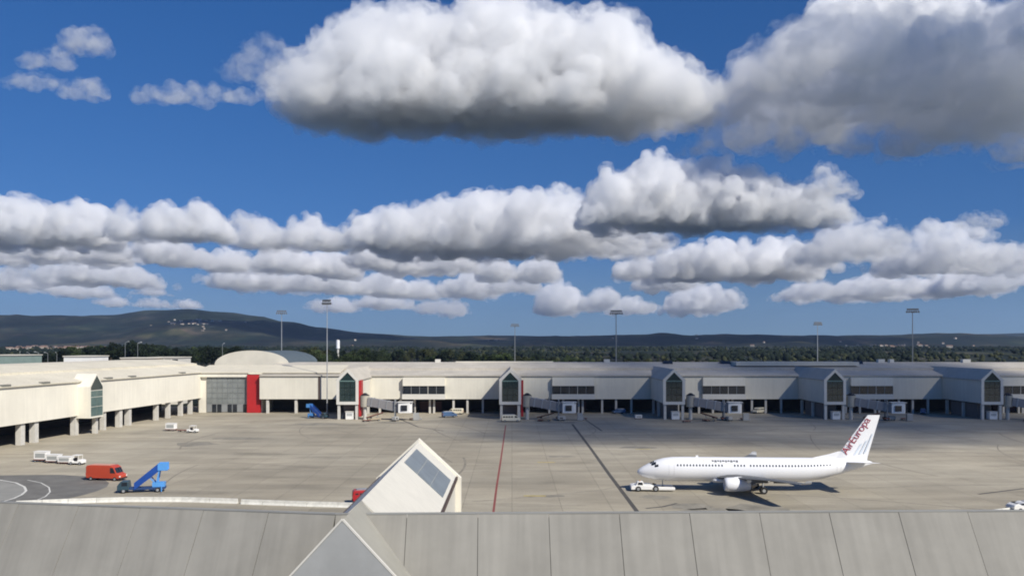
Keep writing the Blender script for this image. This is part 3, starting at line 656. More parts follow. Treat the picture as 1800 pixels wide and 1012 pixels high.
# the pod that runs out from it over the apron
PX, hw, zr, ze = -8.15, 3.55, 16.1, 12.85; Y0, Y1 = 41.0, 75.0
CREAMP = mat('cream_pod_sheet', (.60, .575, .50), .6, .06, .3, streak=.04)
body = MB().prism([(PX - hw + .35, 3.5), (PX + hw - .35, 3.5), (PX + hw - .35, ze - .1), (PX, zr - .25), (PX - hw + .35, ze - .1)], 'y', 46.0, Y1 - .62).build('gate_pod', CREAMP, near)
NEARPOD = mat('grey_pod_sheet', (.30, .29, .25), .75, .08, .3, streak=.05, spec=.2)
for sgn in (-1, 1):
    e = PX + sgn * (hw - .28); ez = zr - (zr - ze) * (hw - .28) / hw
    def RS(t, y, h): return (PX + (e - PX) * t + sgn * .66 * h, y, zr + (ez - zr) * t + .75 * h)     # point on this slope
    def band(t0, t1, ya, yb, h0, h1):
        q = [RS(t0, ya, h1), RS(t1, ya, h1), RS(t1, yb, h1), RS(t0, yb, h1), RS(t0, ya, h0), RS(t1, ya, h0), RS(t1, yb, h0), RS(t0, yb, h0)]
        return MB().add(q, [(0,1,2,3),(4,7,6,5),(0,4,5,1),(1,5,6,2),(2,6,7,3),(3,7,4,0)])
    m_ = band(0, 1, 46.2, Y1 - .6, -.18, 0).build('pod_roof', CREAMP, body)
    ez_full, ez = ez, zr - 1.08 * (hw - .28)                            # the stretch over the near roof is steeper
    band(0, 1, Y0 + .1, 46.17, -.18, -.02).build('pod_roof', NEARPOD, body)
    band(0, 1.1, Y0 - .06, Y0 + .09, -.02, .07).build('barge_board', FRAME, body)
    ez = ez_full
    MB().box(min(e, e + sgn * .16), max(e, e + sgn * .16), 47.5, Y1 - .62, ez - .30, ez - .06).build('gutter', BROWN, m_)
    if sgn > 0:
        for t0, t1 in ((.07, .355), (.36, .645), (.65, .935)): band(t0, t1, 62.6, 70.6, .002, .05).build('skylight_pane', SKYLIGHT, m_)
ga = hw * 1.06; MB().prism([(PX - ga, zr - 1.08 * ga - .06), (PX + ga, zr - 1.08 * ga - .06), (PX, zr - .06)], 'y', Y0 - .045, Y0 + .2).build('gable_panel', mat('gable_grey_blue', (.34, .345, .335), .45, .1, .5), body)
MB().prism([(PX - hw - .15, 3.5), (PX + hw + .15, 3.5), (PX + hw + .15, ze + .05), (PX, zr + .22), (PX - hw - .15, ze + .05)], 'y', Y1 - .59, Y1 + .1).build('front_frame', WARM, body)
MB().box(PX - hw, PX - hw + .8, Y1 - 1.5, Y1 - .5, 0, 3.5).build('pod_column', CONC, body); MB().box(PX + hw - .8, PX + hw, Y1 - 1.5, Y1 - .5, 0, 3.5).build('pod_column', CONC, body)

# low white barrier walls on the apron in front of the near pier
def barrier(pts, label):
    r_ = empty('barrier_wall', (pts[0][0], pts[0][1], 0), world=True); tag(r_, label, 'barrier')
    for i, (a, b) in enumerate(zip(pts, pts[1:])):
        a, b = Vector((a[0], a[1], 0)), Vector((b[0], b[1], 0)); u = (b - a).normalized(); n_ = Vector((-u.y, u.x, 0))
        L_ = (b - a).length; k_ = max(1, round(L_ / 4))
        for j in range(k_):
            p, q = a + u * (L_ * j / k_ + .03), a + u * (L_ * (j + 1) / k_ - .03)
            prof = [(-.3, 0), (.3, 0), (.14, .3), (.1, .72), (-.1, .72), (-.14, .3)]
            vs_ = [tuple(p + n_ * o + Vector((0, 0, z))) for o, z in prof] + [tuple(q + n_ * o + Vector((0, 0, z))) for o, z in prof]
            MB().add(vs_, [tuple(range(6)), tuple(range(11, 5, -1))] + [(t, t+6, (t+1) % 6 + 6, (t+1) % 6) for t in range(6)]).build('barrier_block', PAINTW, r_)
barrier(G2((28, 888), (120, 884), (220, 881), (320, 881), (418, 884)), 'long low white barrier wall before the grey near roof, left of the cream pod')
barrier(G2((424, 885), (540, 889), (650, 892)), 'shorter low white barrier wall ending behind the cream pod')
barrier(G2((1716, 908), (1760, 902), (1900, 884)), 'low white barrier wall at the parked white car')

# ------------------------------------------------------------------ floodlight masts
def make_mast(n_heads, h, mt):
    r_ = empty('light_mast')
    MB().cyl((0, 0, 0), (0, 0, h), .36, .17, 10).build('pole', mt, r_)
    fr = MB().bar((-2.8, 0, h), (2.8, 0, h), .14, .14).bar((-2.3, 0, h + 1), (2.3, 0, h + 1), .12, .12).bar((-1.2, 0, h - .3), (-1.2, 0, h + 1), .1, .1).bar((1.2, 0, h - .3), (1.2, 0, h + 1), .1, .1).build('crossbar', mt, r_)
    l0 = None
    for row in range(2):
        for i in range(n_heads):
            x = -2.6 + 5.2 * i / (n_heads - 1); x *= (1 - .15 * row)
            p = (x, -.4, h + row - .1)
            if l0 is None:
                l0 = MB().prism([(-.35, -.4), (.3, -.3), (.3, .35), (-.2, .4)], 'x', -.34, .34).build('floodlight', LAMP, r_); l0.location = p
            else: share(l0, p, r_)
    MB().cyl((0, 0, h + .95), (0, 0, h + 2.4), .04, .02, 5).build('lightning_rod', mt, r_)
    MB().box(-.55, .55, -.55, .55, 0, .35).build('footing', CONC, r_)
    return r_
m0 = make_mast(6, 38, STEEL)
masts = [(495, 548, 430, 'grey floodlight mast rising behind the vaulted roof'), (575, 530, 303, 'tall pale floodlight mast standing before the pier wall, between red panel and first pod'),
         (905, 571, 520, 'distant slim floodlight mast behind the red-finned second pod'), (1083, 548, 352, 'floodlight mast with wide lamp head behind the pier, between second and third pod'),
         (1437, 568, 440, 'pale floodlight mast behind the fourth pod'), (1604, 545, 356, 'dark floodlight mast behind the pier, between fourth and fifth pod')]
for i, (px, py, d, lb) in enumerate(masts):
    t = m0 if i == 0 else copy_tree(m0)
    p = at(px, py, d); t.location = (p.x, d, gz(p.x, d)); s_ = (p.z - gz(p.x, d)) / 38.6; t.scale = (.62 if i == 1 else .9, .8, s_); t.rotation_euler.z = (.2, -.3, .1, 0, .35, -.15)[i]
    tag(t, lb, 'light mast', 'floodlight masts round the apron')
    if i in (3, 5, 2):
        for ch in [x for x in C.objects if x.parent is t and x.name.startswith(('pole', 'crossbar'))]: ch.data = ch.data.copy(); ch.data.materials[0] = STEELD

# ------------------------------------------------------------------ wheels and vehicles
def wheel(parent, x, y, r, wd):
    t = MB().cyl((0, -wd/2, 0), (0, wd/2, 0), r, r, 14).build('wheel', TYRE, parent); t.location = (x, y, r)
    MB().cyl((0, -wd/2 - .012, 0), (0, wd/2 + .012, 0), r * .55, r * .55, 10).build('rim', STEEL, t)
    return t
def side_body(poly, y0, y1, name, m, parent, inset=.0):
    """body from a side profile with the flanks drawn in a little above the waist"""
    o = MB().prism(poly, 'y', y0, y1).build(name, m, parent)
    bv = o.modifiers.new('edge', 'BEVEL'); bv.width = .09; bv.segments = 2; bv.limit_method = 'ANGLE'
    return o
def van(name, L_, H_, W_, m, panes=2):
    """panel van, nose towards +x"""
    r_ = empty(name); h = L_ / 2; w2 = W_ / 2
    b = side_body([(-h, .45), (-h, H_ - .25), (-h + .25, H_), (h - 1.75, H_), (h - 1.15, H_ - .35), (h - .65, 1.35), (h - .1, 1.12), (h, .85), (h, .42)], -w2, w2, 'body', m, r_)
    for sy in (-1, 1):
        y = sy * (w2 + .012)
        MB().add([(h - 1.9, y, 1.4), (h - .85, y, 1.4), (h - 1.3, y, H_ - .38), (h - 1.9, y, H_ - .38)], [(0, 1, 2, 3)]).build('side_window', GLASSD, b)
        for i in range(panes):
            x0 = -h + .4 + i * (L_ - 2.6) / max(1, panes); MB().add([(x0, y, 1.45), (x0 + (L_ - 2.6) / panes - .2, y, 1.45), (x0 + (L_ - 2.6) / panes - .2, y, H_ - .42), (x0, y, H_ - .42)], [(0, 1, 2, 3)]).build('side_window', GLASSD if panes > 2 else m, b)
        MB().box(h - .09, h + .02, sy * w2 * .9 - .16, sy * w2 * .9 + .16, .72, .95).build('headlight', mat('headlamp', (.75, .74, .68), .2), b)
        MB().box(-h - .02, -h + .06, sy * w2 * .9 - .1, sy * w2 * .9 + .1, .9, 1.4).build('tail_light', RED, b)
        for x in (-h + 1.0, h - 1.0): wheel(r_, x, sy * (w2 - .1), .36, .24)
    MB().add([(h - 1.12, -w2 + .16, H_ - .4), (h - 1.12, w2 - .16, H_ - .4), (h - .66, w2 - .1, 1.42), (h - .66, -w2 + .1, 1.42)], [(0, 1, 2, 3)]).build('windscreen', GLASSD, b)
    MB().box(-h - .06, -h + .1, -w2, w2, .35, .62).build('bumper', BLACK, b); MB().box(h - .1, h + .07, -w2, w2, .32, .58).build('bumper', BLACK, b)
    MB().box(-h + .6, h - 2.2, -w2 * .7, w2 * .7, H_ + .01, H_ + .1).build('roof_rack', mat('pale_roof', (.55, .30, .22), .6) if m is VRED else STEEL, b)
    return r_
def place(o, px, py, rz, label, cat, group=None):
    p = gnd(px, py); o.location = (p.x, p.y, 0); o.rotation_euler.z = rad(rz); tag(o, label, cat, group); return o
rv = van('service_van', 6.7, 2.75, 2.2, VRED, 2)
place(rv, 187, 843, -9, 'red service van parked between the white baggage train and blue stair truck', 'van')
r2 = van('service_van', 4.6, 2.1, 1.85, mat('van_dark_red', (.36, .02, .025), .35, .08), 3)
place(r2, 646, 883, 14, 'dark red van half hidden behind the cream pod of the near pier', 'van')
wv = van('minibus', 6.0, 2.3, 2.1, CREAMV, 4)
place(wv, 898, 741, 6, 'cream minibus parked in front of the second gate pod', 'minibus')
pk = van('delivery_van', 5.0, 2.0, 1.9, mat('van_blue_grey', (.07, .13, .24), .4), 2)
place(pk, 790, 733, 20, 'small blue van in the shade under the pier, left of the second pod', 'van')
cr = van('parked_car', 4.4, 1.5, 1.8, VWHITE, 3)
place(cr, 1800, 899, 186, 'white car beside the low barrier wall at the right', 'car')

def stair_truck(L_=8.6, H_=4.3):
    """passenger steps on a truck: cab at -x, flight climbing towards +x"""
    r_ = empty('stair_truck'); h = L_ / 2
    ch = MB().box(-h + .6, h - .4, -.75, .75, .5, .85).build('chassis', mat('dark_blue_steel', (.02, .05, .14), .6), r_)
    cb = side_body([(-h, .5), (-h, 1.25), (-h + .55, 1.95), (-h + 1.7, 1.95), (-h + 1.9, .5)], -1.0, 1.0, 'cab', mat('cab_dark_teal', (.03, .06, .08), .4), r_)
    MB().add([(-h + .02, -.85, 1.3), (-h + .02, .85, 1.3), (-h + .5, .85, 1.88), (-h + .5, -.85, 1.88)], [(0, 1, 2, 3)]).build('windscreen', GLASSD, cb)
    for sy in (-1, 1): MB().add([(-h + .65, sy * 1.012, 1.2), (-h + 1.6, sy * 1.012, 1.2), (-h + 1.6, sy * 1.012, 1.82), (-h + .75, sy * 1.012, 1.82)], [(0, 1, 2, 3)]).build('side_window', GLASSD, cb)
    a, b = Vector((-h + 2.6, 0, .75)), Vector((h - 1.5, 0, H_ - 1.1))
    n_ = 14
    fl = MB().bar(a + Vector((0, 0, -.2)), b + Vector((0, 0, -.2)), 1.5, .12).build('flight', BLUE, r_)
    st = MB().box(-.16, .16, -.72, .72, -.03, .03).build('tread', STEELD, fl); st.location = a.lerp(b, .5 / n_)
    for i in range(1, n_): share(st, a.lerp(b, (i + .5) / n_), fl)
    for sy in (-1, 1):
        y = sy * .8
        MB().add([(a.x, y, a.z - .3), (b.x, y, b.z - .35), (b.x, y, b.z + 1.0), (a.x, y, a.z + .9), (a.x, y + .06 * sy, a.z - .3), (b.x, y + .06 * sy, b.z - .35), (b.x, y + .06 * sy, b.z + 1.0), (a.x, y + .06 * sy, a.z + .9)],
                 [(0,1,2,3),(4,7,6,5),(0,4,5,1),(1,5,6,2),(2,6,7,3),(3,7,4,0)]).build('side_panel', BLUE, r_)
        MB().box(b.x, h, y - .03 + .03 * sy, y + .03 + .03 * sy, b.z - .1, b.z + 1.1).build('platform_panel', LBLUE, r_)
        MB().bar((b.x + .2, sy * .6, b.z - .1), (b.x - .3, sy * .6, .85), .22, .22).bar((b.x + .1, sy * .6, .85), (b.x - 1.5, sy * .6, b.z - 1.0), .16, .16).build('lift_strut', LBLUE, r_)
        for x in (-h + 1.0, h - 1.5): wheel(r_, x, sy * .85, .4, .26)
        MB().bar((h - .9, sy * .9, .1), (h - .9, sy * .9, 1.1), .16, .16).build('outrigger', LBLUE, r_)
    MB().box(b.x, h, -.82, .82, b.z - .14, b.z).build('platform', LBLUE, r_)
    MB().box(h - 2.4, h - .45, -.7, .7, .86, 1.6).build('engine_box', LBLUE, r_)
    return r_
s1 = stair_truck(7.8, 4.8)
place(s1, 252, 864, 12, 'blue aircraft stair truck with raised steps beside the red van', 'stair truck', 'blue stair trucks')
s2 = copy_tree(s1); place(s2, 558, 735, 158, 'blue aircraft stair truck under the pier wall by the first pod', 'stair truck', 'blue stair trucks')

def cart(L_, H_, W_, m, covered=True):
    r_ = empty('baggage_cart'); h = L_ / 2
    MB().box(-h, h, -W_/2, W_/2, .42, .56).build('deck', RUST, r_)
    if covered:
        b = side_body([(-h + .05, .57), (-h + .05, H_), (h - .05, H_), (h - .05, .57)], -W_/2 + .06, W_/2 - .06, 'box_body', m, r_)
        MB().add([(-h + .35, -W_/2 + .045, .9), (h - .35, -W_/2 + .045, .9), (h - .35, -W_/2 + .045, H_ - .3), (-h + .35, -W_/2 + .045, H_ - .3)], [(0, 1, 2, 3)]).build('curtain', mat('grey_curtain', (.30, .31, .30), .8), b)
        MB().box(-h, h, -W_/2, W_/2, H_ + .005, H_ + .09).build('roof', m, r_)
    for x in (-h + .4, h - .4):
        for sy in (-1, 1): wheel(r_, x, sy * (W_/2 - .15), .21, .14)
    MB().bar((h, 0, .4), (h + .7, 0, .35), .07, .07).build('drawbar', RUST, r_)
    return r_
def tug(m):
    r_ = empty('baggage_tug')
    b = side_body([(-1.5, .35), (-1.5, .95), (-.5, .95), (-.4, .75), (.35, .75), (.45, 1.1), (1.45, 1.0), (1.5, .35)], -.75, .75, 'body', m, r_)
    MB().box(-.35, .3, -.6, .6, .76, .95).build('seat', BLACK, b); MB().box(-.5, -.36, -.6, .6, .96, 1.4).build('seat_back', BLACK, b)
    MB().box(-.7, .75, -.75, .75, 1.92, 2.0).build('canopy', VWHITE, r_)
    for x in (-.66, .7):
        for sy in (-.7, .7): MB().bar((x, sy, .9), (x, sy, 1.93), .06, .06).build('canopy_post', VWHITE, r_)
    for x in (-.95, .95):
        for sy in (-1, 1): wheel(r_, x, sy * .66, .32, .2)
    return r_
c0 = cart(2.9, 2.15, 1.6, VWHITE); t0 = tug(VWHITE); f0 = cart(2.6, 1, 1.5, VWHITE, False)
place(c0, 74, 811, -6, 'tall white covered baggage cart at the tail of the train beside the columns', 'baggage cart', 'white baggage train beside the red van')
for px, py, sc, lb in ((95, 813, .8, 'middle lower white covered cart of the train beside the columns'), (116, 814.5, .68, 'smallest white covered cart, coupled next to the tug beside the red van')):
    c = copy_tree(c0); place(c, px, py, -6, lb, 'baggage cart', 'white baggage train beside the red van'); c.scale = (1, 1, sc)
place(t0, 136, 816, -6, 'white canopied baggage tug pulling the train behind the red van', 'tug', 'baggage tugs')
c = copy_tree(c0); place(c, 301, 757, -6, 'white covered cart standing alone with a tug by the left pier columns', 'baggage cart', 'second baggage train')
c = copy_tree(f0); place(c, 321, 758.5, -6, 'empty flat cart between white cart and tug by the left pier columns', 'baggage cart', 'second baggage train'); 
t = copy_tree(t0); place(t, 339, 760, -6, 'white canopied tug beside the empty flat cart', 'tug', 'baggage tugs')
place(f0, 1207, 742, 30, 'empty flat cart at the foot of the third pod', 'baggage cart')
lowcart = copy_tree(c0); place(lowcart, 1122, 736, 10, 'lone covered cart in the shade left of the third pod', 'baggage cart'); lowcart.scale = (.8, .8, .6)

# guard booths under the pod fronts
def booth():
    r_ = empty('guard_booth')
    b = MB().box(-1.25, 1.25, -1, 1, .08, 2.5).build('wall', VWHITE, r_)
    MB().box(-1.4, 1.4, -1.15, 1.15, 2.5, 2.68).build('roof', FRAME, r_)
    MB().box(-.9, .9, -1.03, -1.0, 1.2, 2.1).build('window', mat('pale_pane', (.42, .43, .42), .2), b)
    MB().box(1.0, 1.03, -.4, .4, .1, 2.1).build('door', FRAME, b)
    return r_
b0 = booth()
NTH = ('first', 'second', 'third', 'fourth', 'fifth', 'sixth')
for i in (0, 2, 3, 4):
    b = b0 if i == 0 else copy_tree(b0); b.location = (PODX[i] + .6, DP - .3 + 1.6, 0)
    tag(b, 'white guard booth between the legs of the %s gate pod counted from the vault' % NTH[i], 'booth', 'guard booths under the pods')

# ------------------------------------------------------------------ boarding bridges
def bridge():
    r_ = empty('boarding_bridge')
    TUN = mat('bridge_tunnel_grey', (.27, .26, .255), .55, .08, .5)
    MB().cyl((0, 0, 0), (0, 0, 4.2), .6, .6, 12).build('pedestal', CONC, r_)
    ro = MB().cyl((0, 0, 4.2), (0, 0, 7.9), 1.5, 1.5, 16).build('rotunda', mat('rotunda_tan', (.40, .37, .30), .6), r_)
    MB().cyl((0, 0, 7.9), (0, 0, 8.7), 1.55, .35, 16).build('rotunda_cap', BLACK, ro)
    a, b = Vector((1.2, -.3, 5.9)), Vector((11.8, -3.0, 4.2))
    tn = MB().bar(a, b, 2.4, 2.7).build('tunnel', TUN, r_)
    for t_ in (.12, .36, .6, .84): MB().bar(a.lerp(b, t_), a.lerp(b, t_ + .03), 2.6, 2.9).build('tunnel_rib', STEEL, tn)
    MB().bar(a.lerp(b, .5) + Vector((0, 0, -1.4)), b + Vector((0, 0, -1.4)), 2.7, .12).build('tunnel_floor', STEELD, tn)
    c = Vector((13.6, -3.4, 0))
    cb = MB().prism([(c.x - 2.2, c.y - 1.6), (c.x + 1.5, c.y - 1.9), (c.x + 2.2, c.y - .6), (c.x + 2.2, c.y + 1.4), (c.x - 2.2, c.y + 1.5)], 'z', 2.5, 5.9).build('cab', VWHITE, r_)
    MB().box(c.x - 1.3, c.x + .7, c.y - 1.98, c.y - 1.76, 3.2, 5.0).build('cab_window', GLASSD, cb)
    for z in (2.9, 3.5, 4.1, 4.7, 5.3): MB().box(c.x + 2.2, c.x + 2.9, c.y - .5, c.y + 1.2, z - .2, z + .2).build('bellows', BLACK, cb)
    MB().box(c.x - 2.4, c.x + 2.4, c.y - 2, c.y + 1.6, 5.9, 6.05).build('cab_roof', FRAME, cb)
    dc = b - Vector((1.6, -.2, 0))
    MB().bar((dc.x, dc.y - 1.3, .9), (dc.x, dc.y - 1.3, 6.6), .35, .35).bar((dc.x, dc.y + 1.3, .9), (dc.x, dc.y + 1.3, 6.6), .35, .35).bar((dc.x, dc.y - 1.5, 6.5), (dc.x, dc.y + 1.5, 6.5), .3, .3).build('drive_column', STEELD, r_)
    MB().box(dc.x - .8, dc.x + .8, dc.y - 1.6, dc.y + 1.6, .6, 1.0).build('bogie', RUST, r_)
    for sy in (-1.2, 1.2): wheel(r_, dc.x, dc.y + sy, .62, .5)
    # service stair on the far side of the cab
    sa, sb = Vector((c.x + 5.2, c.y + 1, .1)), Vector((c.x + 2.4, c.y + 1, 2.6))
    sf = MB().bar(sa + Vector((0, -.45, 0)), sb + Vector((0, -.45, 0)), .06, .22).bar(sa + Vector((0, .45, 0)), sb + Vector((0, .45, 0)), .06, .22).build('service_stair', STEEL, r_)
    t_ = MB().box(-.14, .14, -.42, .42, -.02, .02).build('tread', STEEL, sf); t_.location = sa.lerp(sb, .06)
    for i in range(1, 9): share(t_, sa.lerp(sb, .06 + i / 9), sf)
    MB().box(c.x + 2.6, c.x + 4.4, c.y - 1.2, c.y + .2, .1, 2.4).build('power_unit', mat('unit_grey', (.36, .36, .34), .6), r_)
    return r_
br0 = bridge()
for i, X in enumerate(PODX[:5]):
    b = br0 if i == 0 else copy_tree(br0); b.location = (X + 5.6, DP + 1.0, 0); b.rotation_euler.z = rad((2, 0, -4, -8, -10)[i])
    tag(b, 'retracted boarding bridge with white cab beside the %s gate pod counted from the vault' % NTH[i], 'boarding bridge', 'boarding bridges along the pier')

# ------------------------------------------------------------------ the airliner
SC = 1.025
plane = empty('airliner', (21.2, 144.6, 0)); plane.scale = (SC, SC, SC); plane.rotation_euler.z = rad(-3.0)
tag(plane, 'white twin-engine airliner with red lettering on its tail, standing on the apron', 'airliner')
# stations: x from the nose, centre height, half height, half width   (nose at -x, so the port side faces -y)
ST = [(0, 2.95, .05, .05), (.12, 2.96, .28, .27), (.45, 2.99, .56, .55), (1.0, 3.06, .86, .84), (1.8, 3.17, 1.18, 1.12), (2.6, 3.28, 1.45, 1.36), (3.4, 3.38, 1.66, 1.54), (4.4, 3.46, 1.84, 1.70),
      (5.8, 3.50, 1.97, 1.84), (7.5, 3.50, 2.00, 1.88), (25, 3.50, 2.00, 1.88), (27.5, 3.58, 1.92, 1.84), (30, 3.78, 1.68, 1.66), (32.5, 4.06, 1.32, 1.34), (34.5, 4.32, .98, 1.0), (36.3, 4.56, .64, .62), (37.5, 4.70, .36, .32), (38.0, 4.75, .16, .14)]
NS = 28
def sec(x):
    for a, b in zip(ST, ST[1:]):
        if x <= b[0]:
            t = (x - a[0]) / (b[0] - a[0]); return [a[i] + (b[i] - a[i]) * t for i in range(1, 4)]
    return ST[-1][1:]
def surf(x, th, off=0.0):
    """point on the skin; th = 0 at the crown, positive towards the port side"""
    zc, hh, ww = sec(x); return (x, -(ww + off) * math.sin(th), zc + (hh + off) * math.cos(th))
fus = MB().loft([[surf(s_[0], 2 * math.pi * i / NS) for i in range(NS)] for s_ in ST]).build('fuselage', PWHITE, plane, smooth=True)
def patch(x0, x1, t0, t1, off=.012, nx=1, nt=2):
    m = MB(); o = 0
    for i in range(nx + 1):
        for j in range(nt + 1): m.v.append(surf(x0 + (x1 - x0) * i / nx, t0 + (t1 - t0) * j / nt, off))
    for i in range(nx):
        for j in range(nt): a = i * (nt + 1) + j; m.f.append((a, a + 1, a + nt + 2, a + nt + 1))
    return m
PANE = mat('cabin_pane', (.045, .055, .07), .15)
for sg in (1, -1):
    w0 = None; x = 6.3
    tz = math.acos((4.35 - 3.5) / 2.0)
    while x < 31.2:
        if not (13.9 < x < 14.5 or 17.2 < x < 18.0 or 14.6 < x < 15.1):
            patch(x, x + .24, sg * (tz - .085), sg * (tz + .085), .012).build('cabin_window', PANE, fus)
        x += .51
    for x0, x1, a, b in ((5.0, 5.85, 1.02, 1.98), (32.0, 32.7, .95, 1.95)):          # door outlines
        for q in ((x0, x0 + .035, a, b), (x1 - .035, x1, a, b)): patch(q[0], q[1], sg * q[2], sg * q[3], .01, nt=6).build('door_seam', mat('door_seam_grey', (.45, .46, .47), .5), fus)
    for x0, x1, a, b in ((2.05, 2.75, .03, .42), (2.25, 3.0, .46, .86), (2.75, 3.35, .90, 1.16)):
        patch(x0, x1, sg * a, sg * b, .012, nx=2, nt=3).build('cockpit_window', GLASSD, fus)
def aero(le, te, y, z, th):
    c = te - le; pr = [(0, 0), (.05, .45), (.2, .9), (.4, 1), (.7, .6), (1, .04), (1, -.04), (.7, -.35), (.4, -.6), (.2, -.6), (.05, -.35)]
    return [(le + c * a, y, z + b * th / 2) for a, b in pr]
for sg in (-1, 1):
    wg = MB().loft([aero(12.2, 20.6, sg * 1.0, 2.35, 1.1), aero(13.0, 20.5, sg * 1.9, 2.42, 1.0), aero(15.6, 20.9, sg * 5.6, 2.82, .62), aero(18.9, 22.2, sg * 11.5, 3.45, .36), aero(21.7, 23.3, sg * 16.6, 3.75, .2)]).build('wing', PGREY, plane)
    smooth_by_angle(wg, 50)
    MB().loft([aero(21.7, 23.3, sg * 16.6, 3.75, .2), aero(22.1, 23.4, sg * 16.95, 3.9, .17), aero(22.4, 23.4, sg * 17.05, 4.05, .13), aero(22.6, 23.4, sg * 17.1, 4.3, .08)]).build('winglet', mat('winglet_grey', (.34, .35, .36), .5), wg)
    MB().box(16.2, 19.4, sg * 7.9 - .12, sg * 7.9 + .12, 2.55, 2.95).build('flap_fairing', PGREY, wg); MB().box(19.6, 22.2, sg * 10.6 - .1, sg * 10.6 + .1, 2.95, 3.25).build('flap_fairing', PGREY, wg)
    # engine
    ey, ez = sg * 4.9, 1.75
    prof = [(13.3, .86), (13.35, 1.0), (13.75, 1.13), (14.8, 1.18), (16.2, 1.1), (17.3, .9)]
    def ring(x, r, n=20): return [(x, ey + r * math.cos(2*math.pi*i/n), ez + r * (.94 if math.sin(2*math.pi*i/n) < 0 else 1) * math.sin(2*math.pi*i/n)) for i in range(n)]
    en = MB().loft([ring(x, r) for x, r in prof], cap=False)
    en.loft([ring(13.3, .86), ring(14.0, .80)], cap=False)
    en = en.build('engine', PWHITE, plane, smooth=True)
    MB().loft([ring(13.9, .80), ring(13.96, .80)]).build('fan', mat('fan_dark', (.03, .03, .035), .4, metal=.3), en)
    MB().loft([ring(13.55, .02), ring(13.9, .26)]).build('spinner', STEELD, en)
    MB().loft([ring(17.25, .86), ring(17.6, .6), ring(18.2, .34)]).build('exhaust', mat('exhaust_metal', (.22, .20, .18), .4, metal=.8), en, smooth=True)
    MB().loft([aero(14.6, 18.6, ey - .14, 2.85, .35), aero(14.6, 18.6, ey + .14, 2.85, .35)]).build('pylon', PWHITE, en)
    # main gear
    g_ = MB().cyl((19.9, sg * 2.86, .5), (19.8, sg * 2.7, 2.4), .11, .13, 8).build('main_gear', STEEL, plane)
    for dy in (-.36, .36):
        t = MB().cyl((0, -.19, 0), (0, .19, 0), .56, .56, 16).build('tyre', TYRE, g_); t.location = (19.9, sg * 2.86 + dy, .56)
        t2 = MB().cyl((0, -.205, 0), (0, .205, 0), .27, .27, 10).build('rim', STEEL, g_); t2.location = t.location
    # tailplane
    tp = MB().loft([aero(33.3, 37.0, sg * .4, 4.85, .4), aero(35.9, 37.5, sg * 5.4, 5.4, .16)]).build('tailplane', PWHITE, plane); smooth_by_angle(tp, 50)
ng = MB().cyl((4.2, 0, .4), (4.15, 0, 2.0), .09, .1, 8).build('nose_gear', STEEL, plane)
for dy in (-.22, .22):
    t = MB().cyl((0, -.1, 0), (0, .1, 0), .34, .34, 14).build('tyre', TYRE, ng); t.location = (4.2, dy, .34)
MB().loft([[(x, -(w_) * math.sin(a), 1.85 - h_ * math.cos(a)) for a in [2*math.pi*i/16 for i in range(16)]] for x, w_, h_ in ((11.4, .3, .2), (12.6, 1.7, .52), (16, 2.2, .62), (20, 2.1, .6), (22.4, .4, .2))]).build('belly_fairing', PWHITE, plane, smooth=True)
# fin
def finsec(le, te, z, th): return [(le + (te - le) * a, b * th / 2, z) for a, b in ((0, 0), (.08, .5), (.3, 1), (.6, .8), (1, .05), (1, -.05), (.6, -.8), (.3, -1), (.08, -.5))]
fin = MB().loft([finsec(31.6, 37.2, 4.6, .5), finsec(32.4, 37.35, 5.75, .46), finsec(37.35, 39.3, 12.5, .2)]).build('fin', PWHITE, plane); smooth_by_angle(fin, 50)
MB().loft([finsec(27.6, 32.5, 5.2, .12), finsec(28.2, 33.0, 5.42, .12), finsec(31.2, 33.0, 6.1, .12), finsec(32.6, 33.1, 6.55, .1)]).build('dorsal_fillet', PWHITE, fin)
def fx(s_, u, dy):
    """point on the port face of the fin: s_ along the leading edge (0 root, 1 tip), u across the chord"""
    le = 32.4 + (37.35 - 32.4) * s_; te = 37.35 + (39.3 - 37.35) * s_; th = .46 + (.2 - .46) * s_
    return Vector((le + (te - le) * u, -(th / 2 * 1.02 + dy), 5.75 + 6.75 * s_))
PRED = mat('tail_letter_red', (.27, .025, .04), .4); PBLU = mat('tail_stripe_blue_grey', (.60, .66, .72), .4)
for u0, u1, s0, s1 in ((.50, .58, .03, .30), (.66, .74, .05, .38), (.82, .88, .08, .55)):       # pale stripes behind the lettering
    q = [fx(s0, u0, .02), fx(s0 + .02, u1, .02), fx(s1 + .03, u1 + .05, .02), fx(s1, u0 + .05, .02)]
    MB().add(q, [(0, 1, 2, 3)]).build('tail_stripe', PBLU, fin)
def text_mesh(body, name, m, parent, origin, xdir, ydir, size, bold=.02):
    cu = bpy.data.curves.new(name, 'FONT'); cu.body = body; cu.size = 1; cu.offset = bold; cu.extrude = .01; cu.space_character = .95
    ob = bpy.data.objects.new(name, cu); C.objects.link(ob)
    dg = bpy.context.evaluated_depsgraph_get(); me = bpy.data.meshes.new_from_object(ob.evaluated_get(dg))
    C.objects.unlink(ob); bpy.data.objects.remove(ob)
    xs = [v.co.x for v in me.vertices]; wd = max(xs) - min(xs); x0 = min(xs)
    xd, yd = Vector(xdir).normalized(), Vector(ydir).normalized(); zd = xd.cross(yd)
    for v in me.vertices:
        c = v.co.copy(); v.co = Vector(origin) + xd * (c.x - x0) * size[0] / wd + yd * c.y * size[1] + zd * (c.z * .6)
    me.materials.clear(); me.materials.append(m); me.name = name
    o = bpy.data.objects.new(name, me); C.objects.link(o); o.parent = parent; return o
p0, p1 = fx(.03, .28, .03), fx(.88, .46, .03)
xd = (p1 - p0); n_out = Vector((0, -1, 0)); yd = n_out.cross(xd)
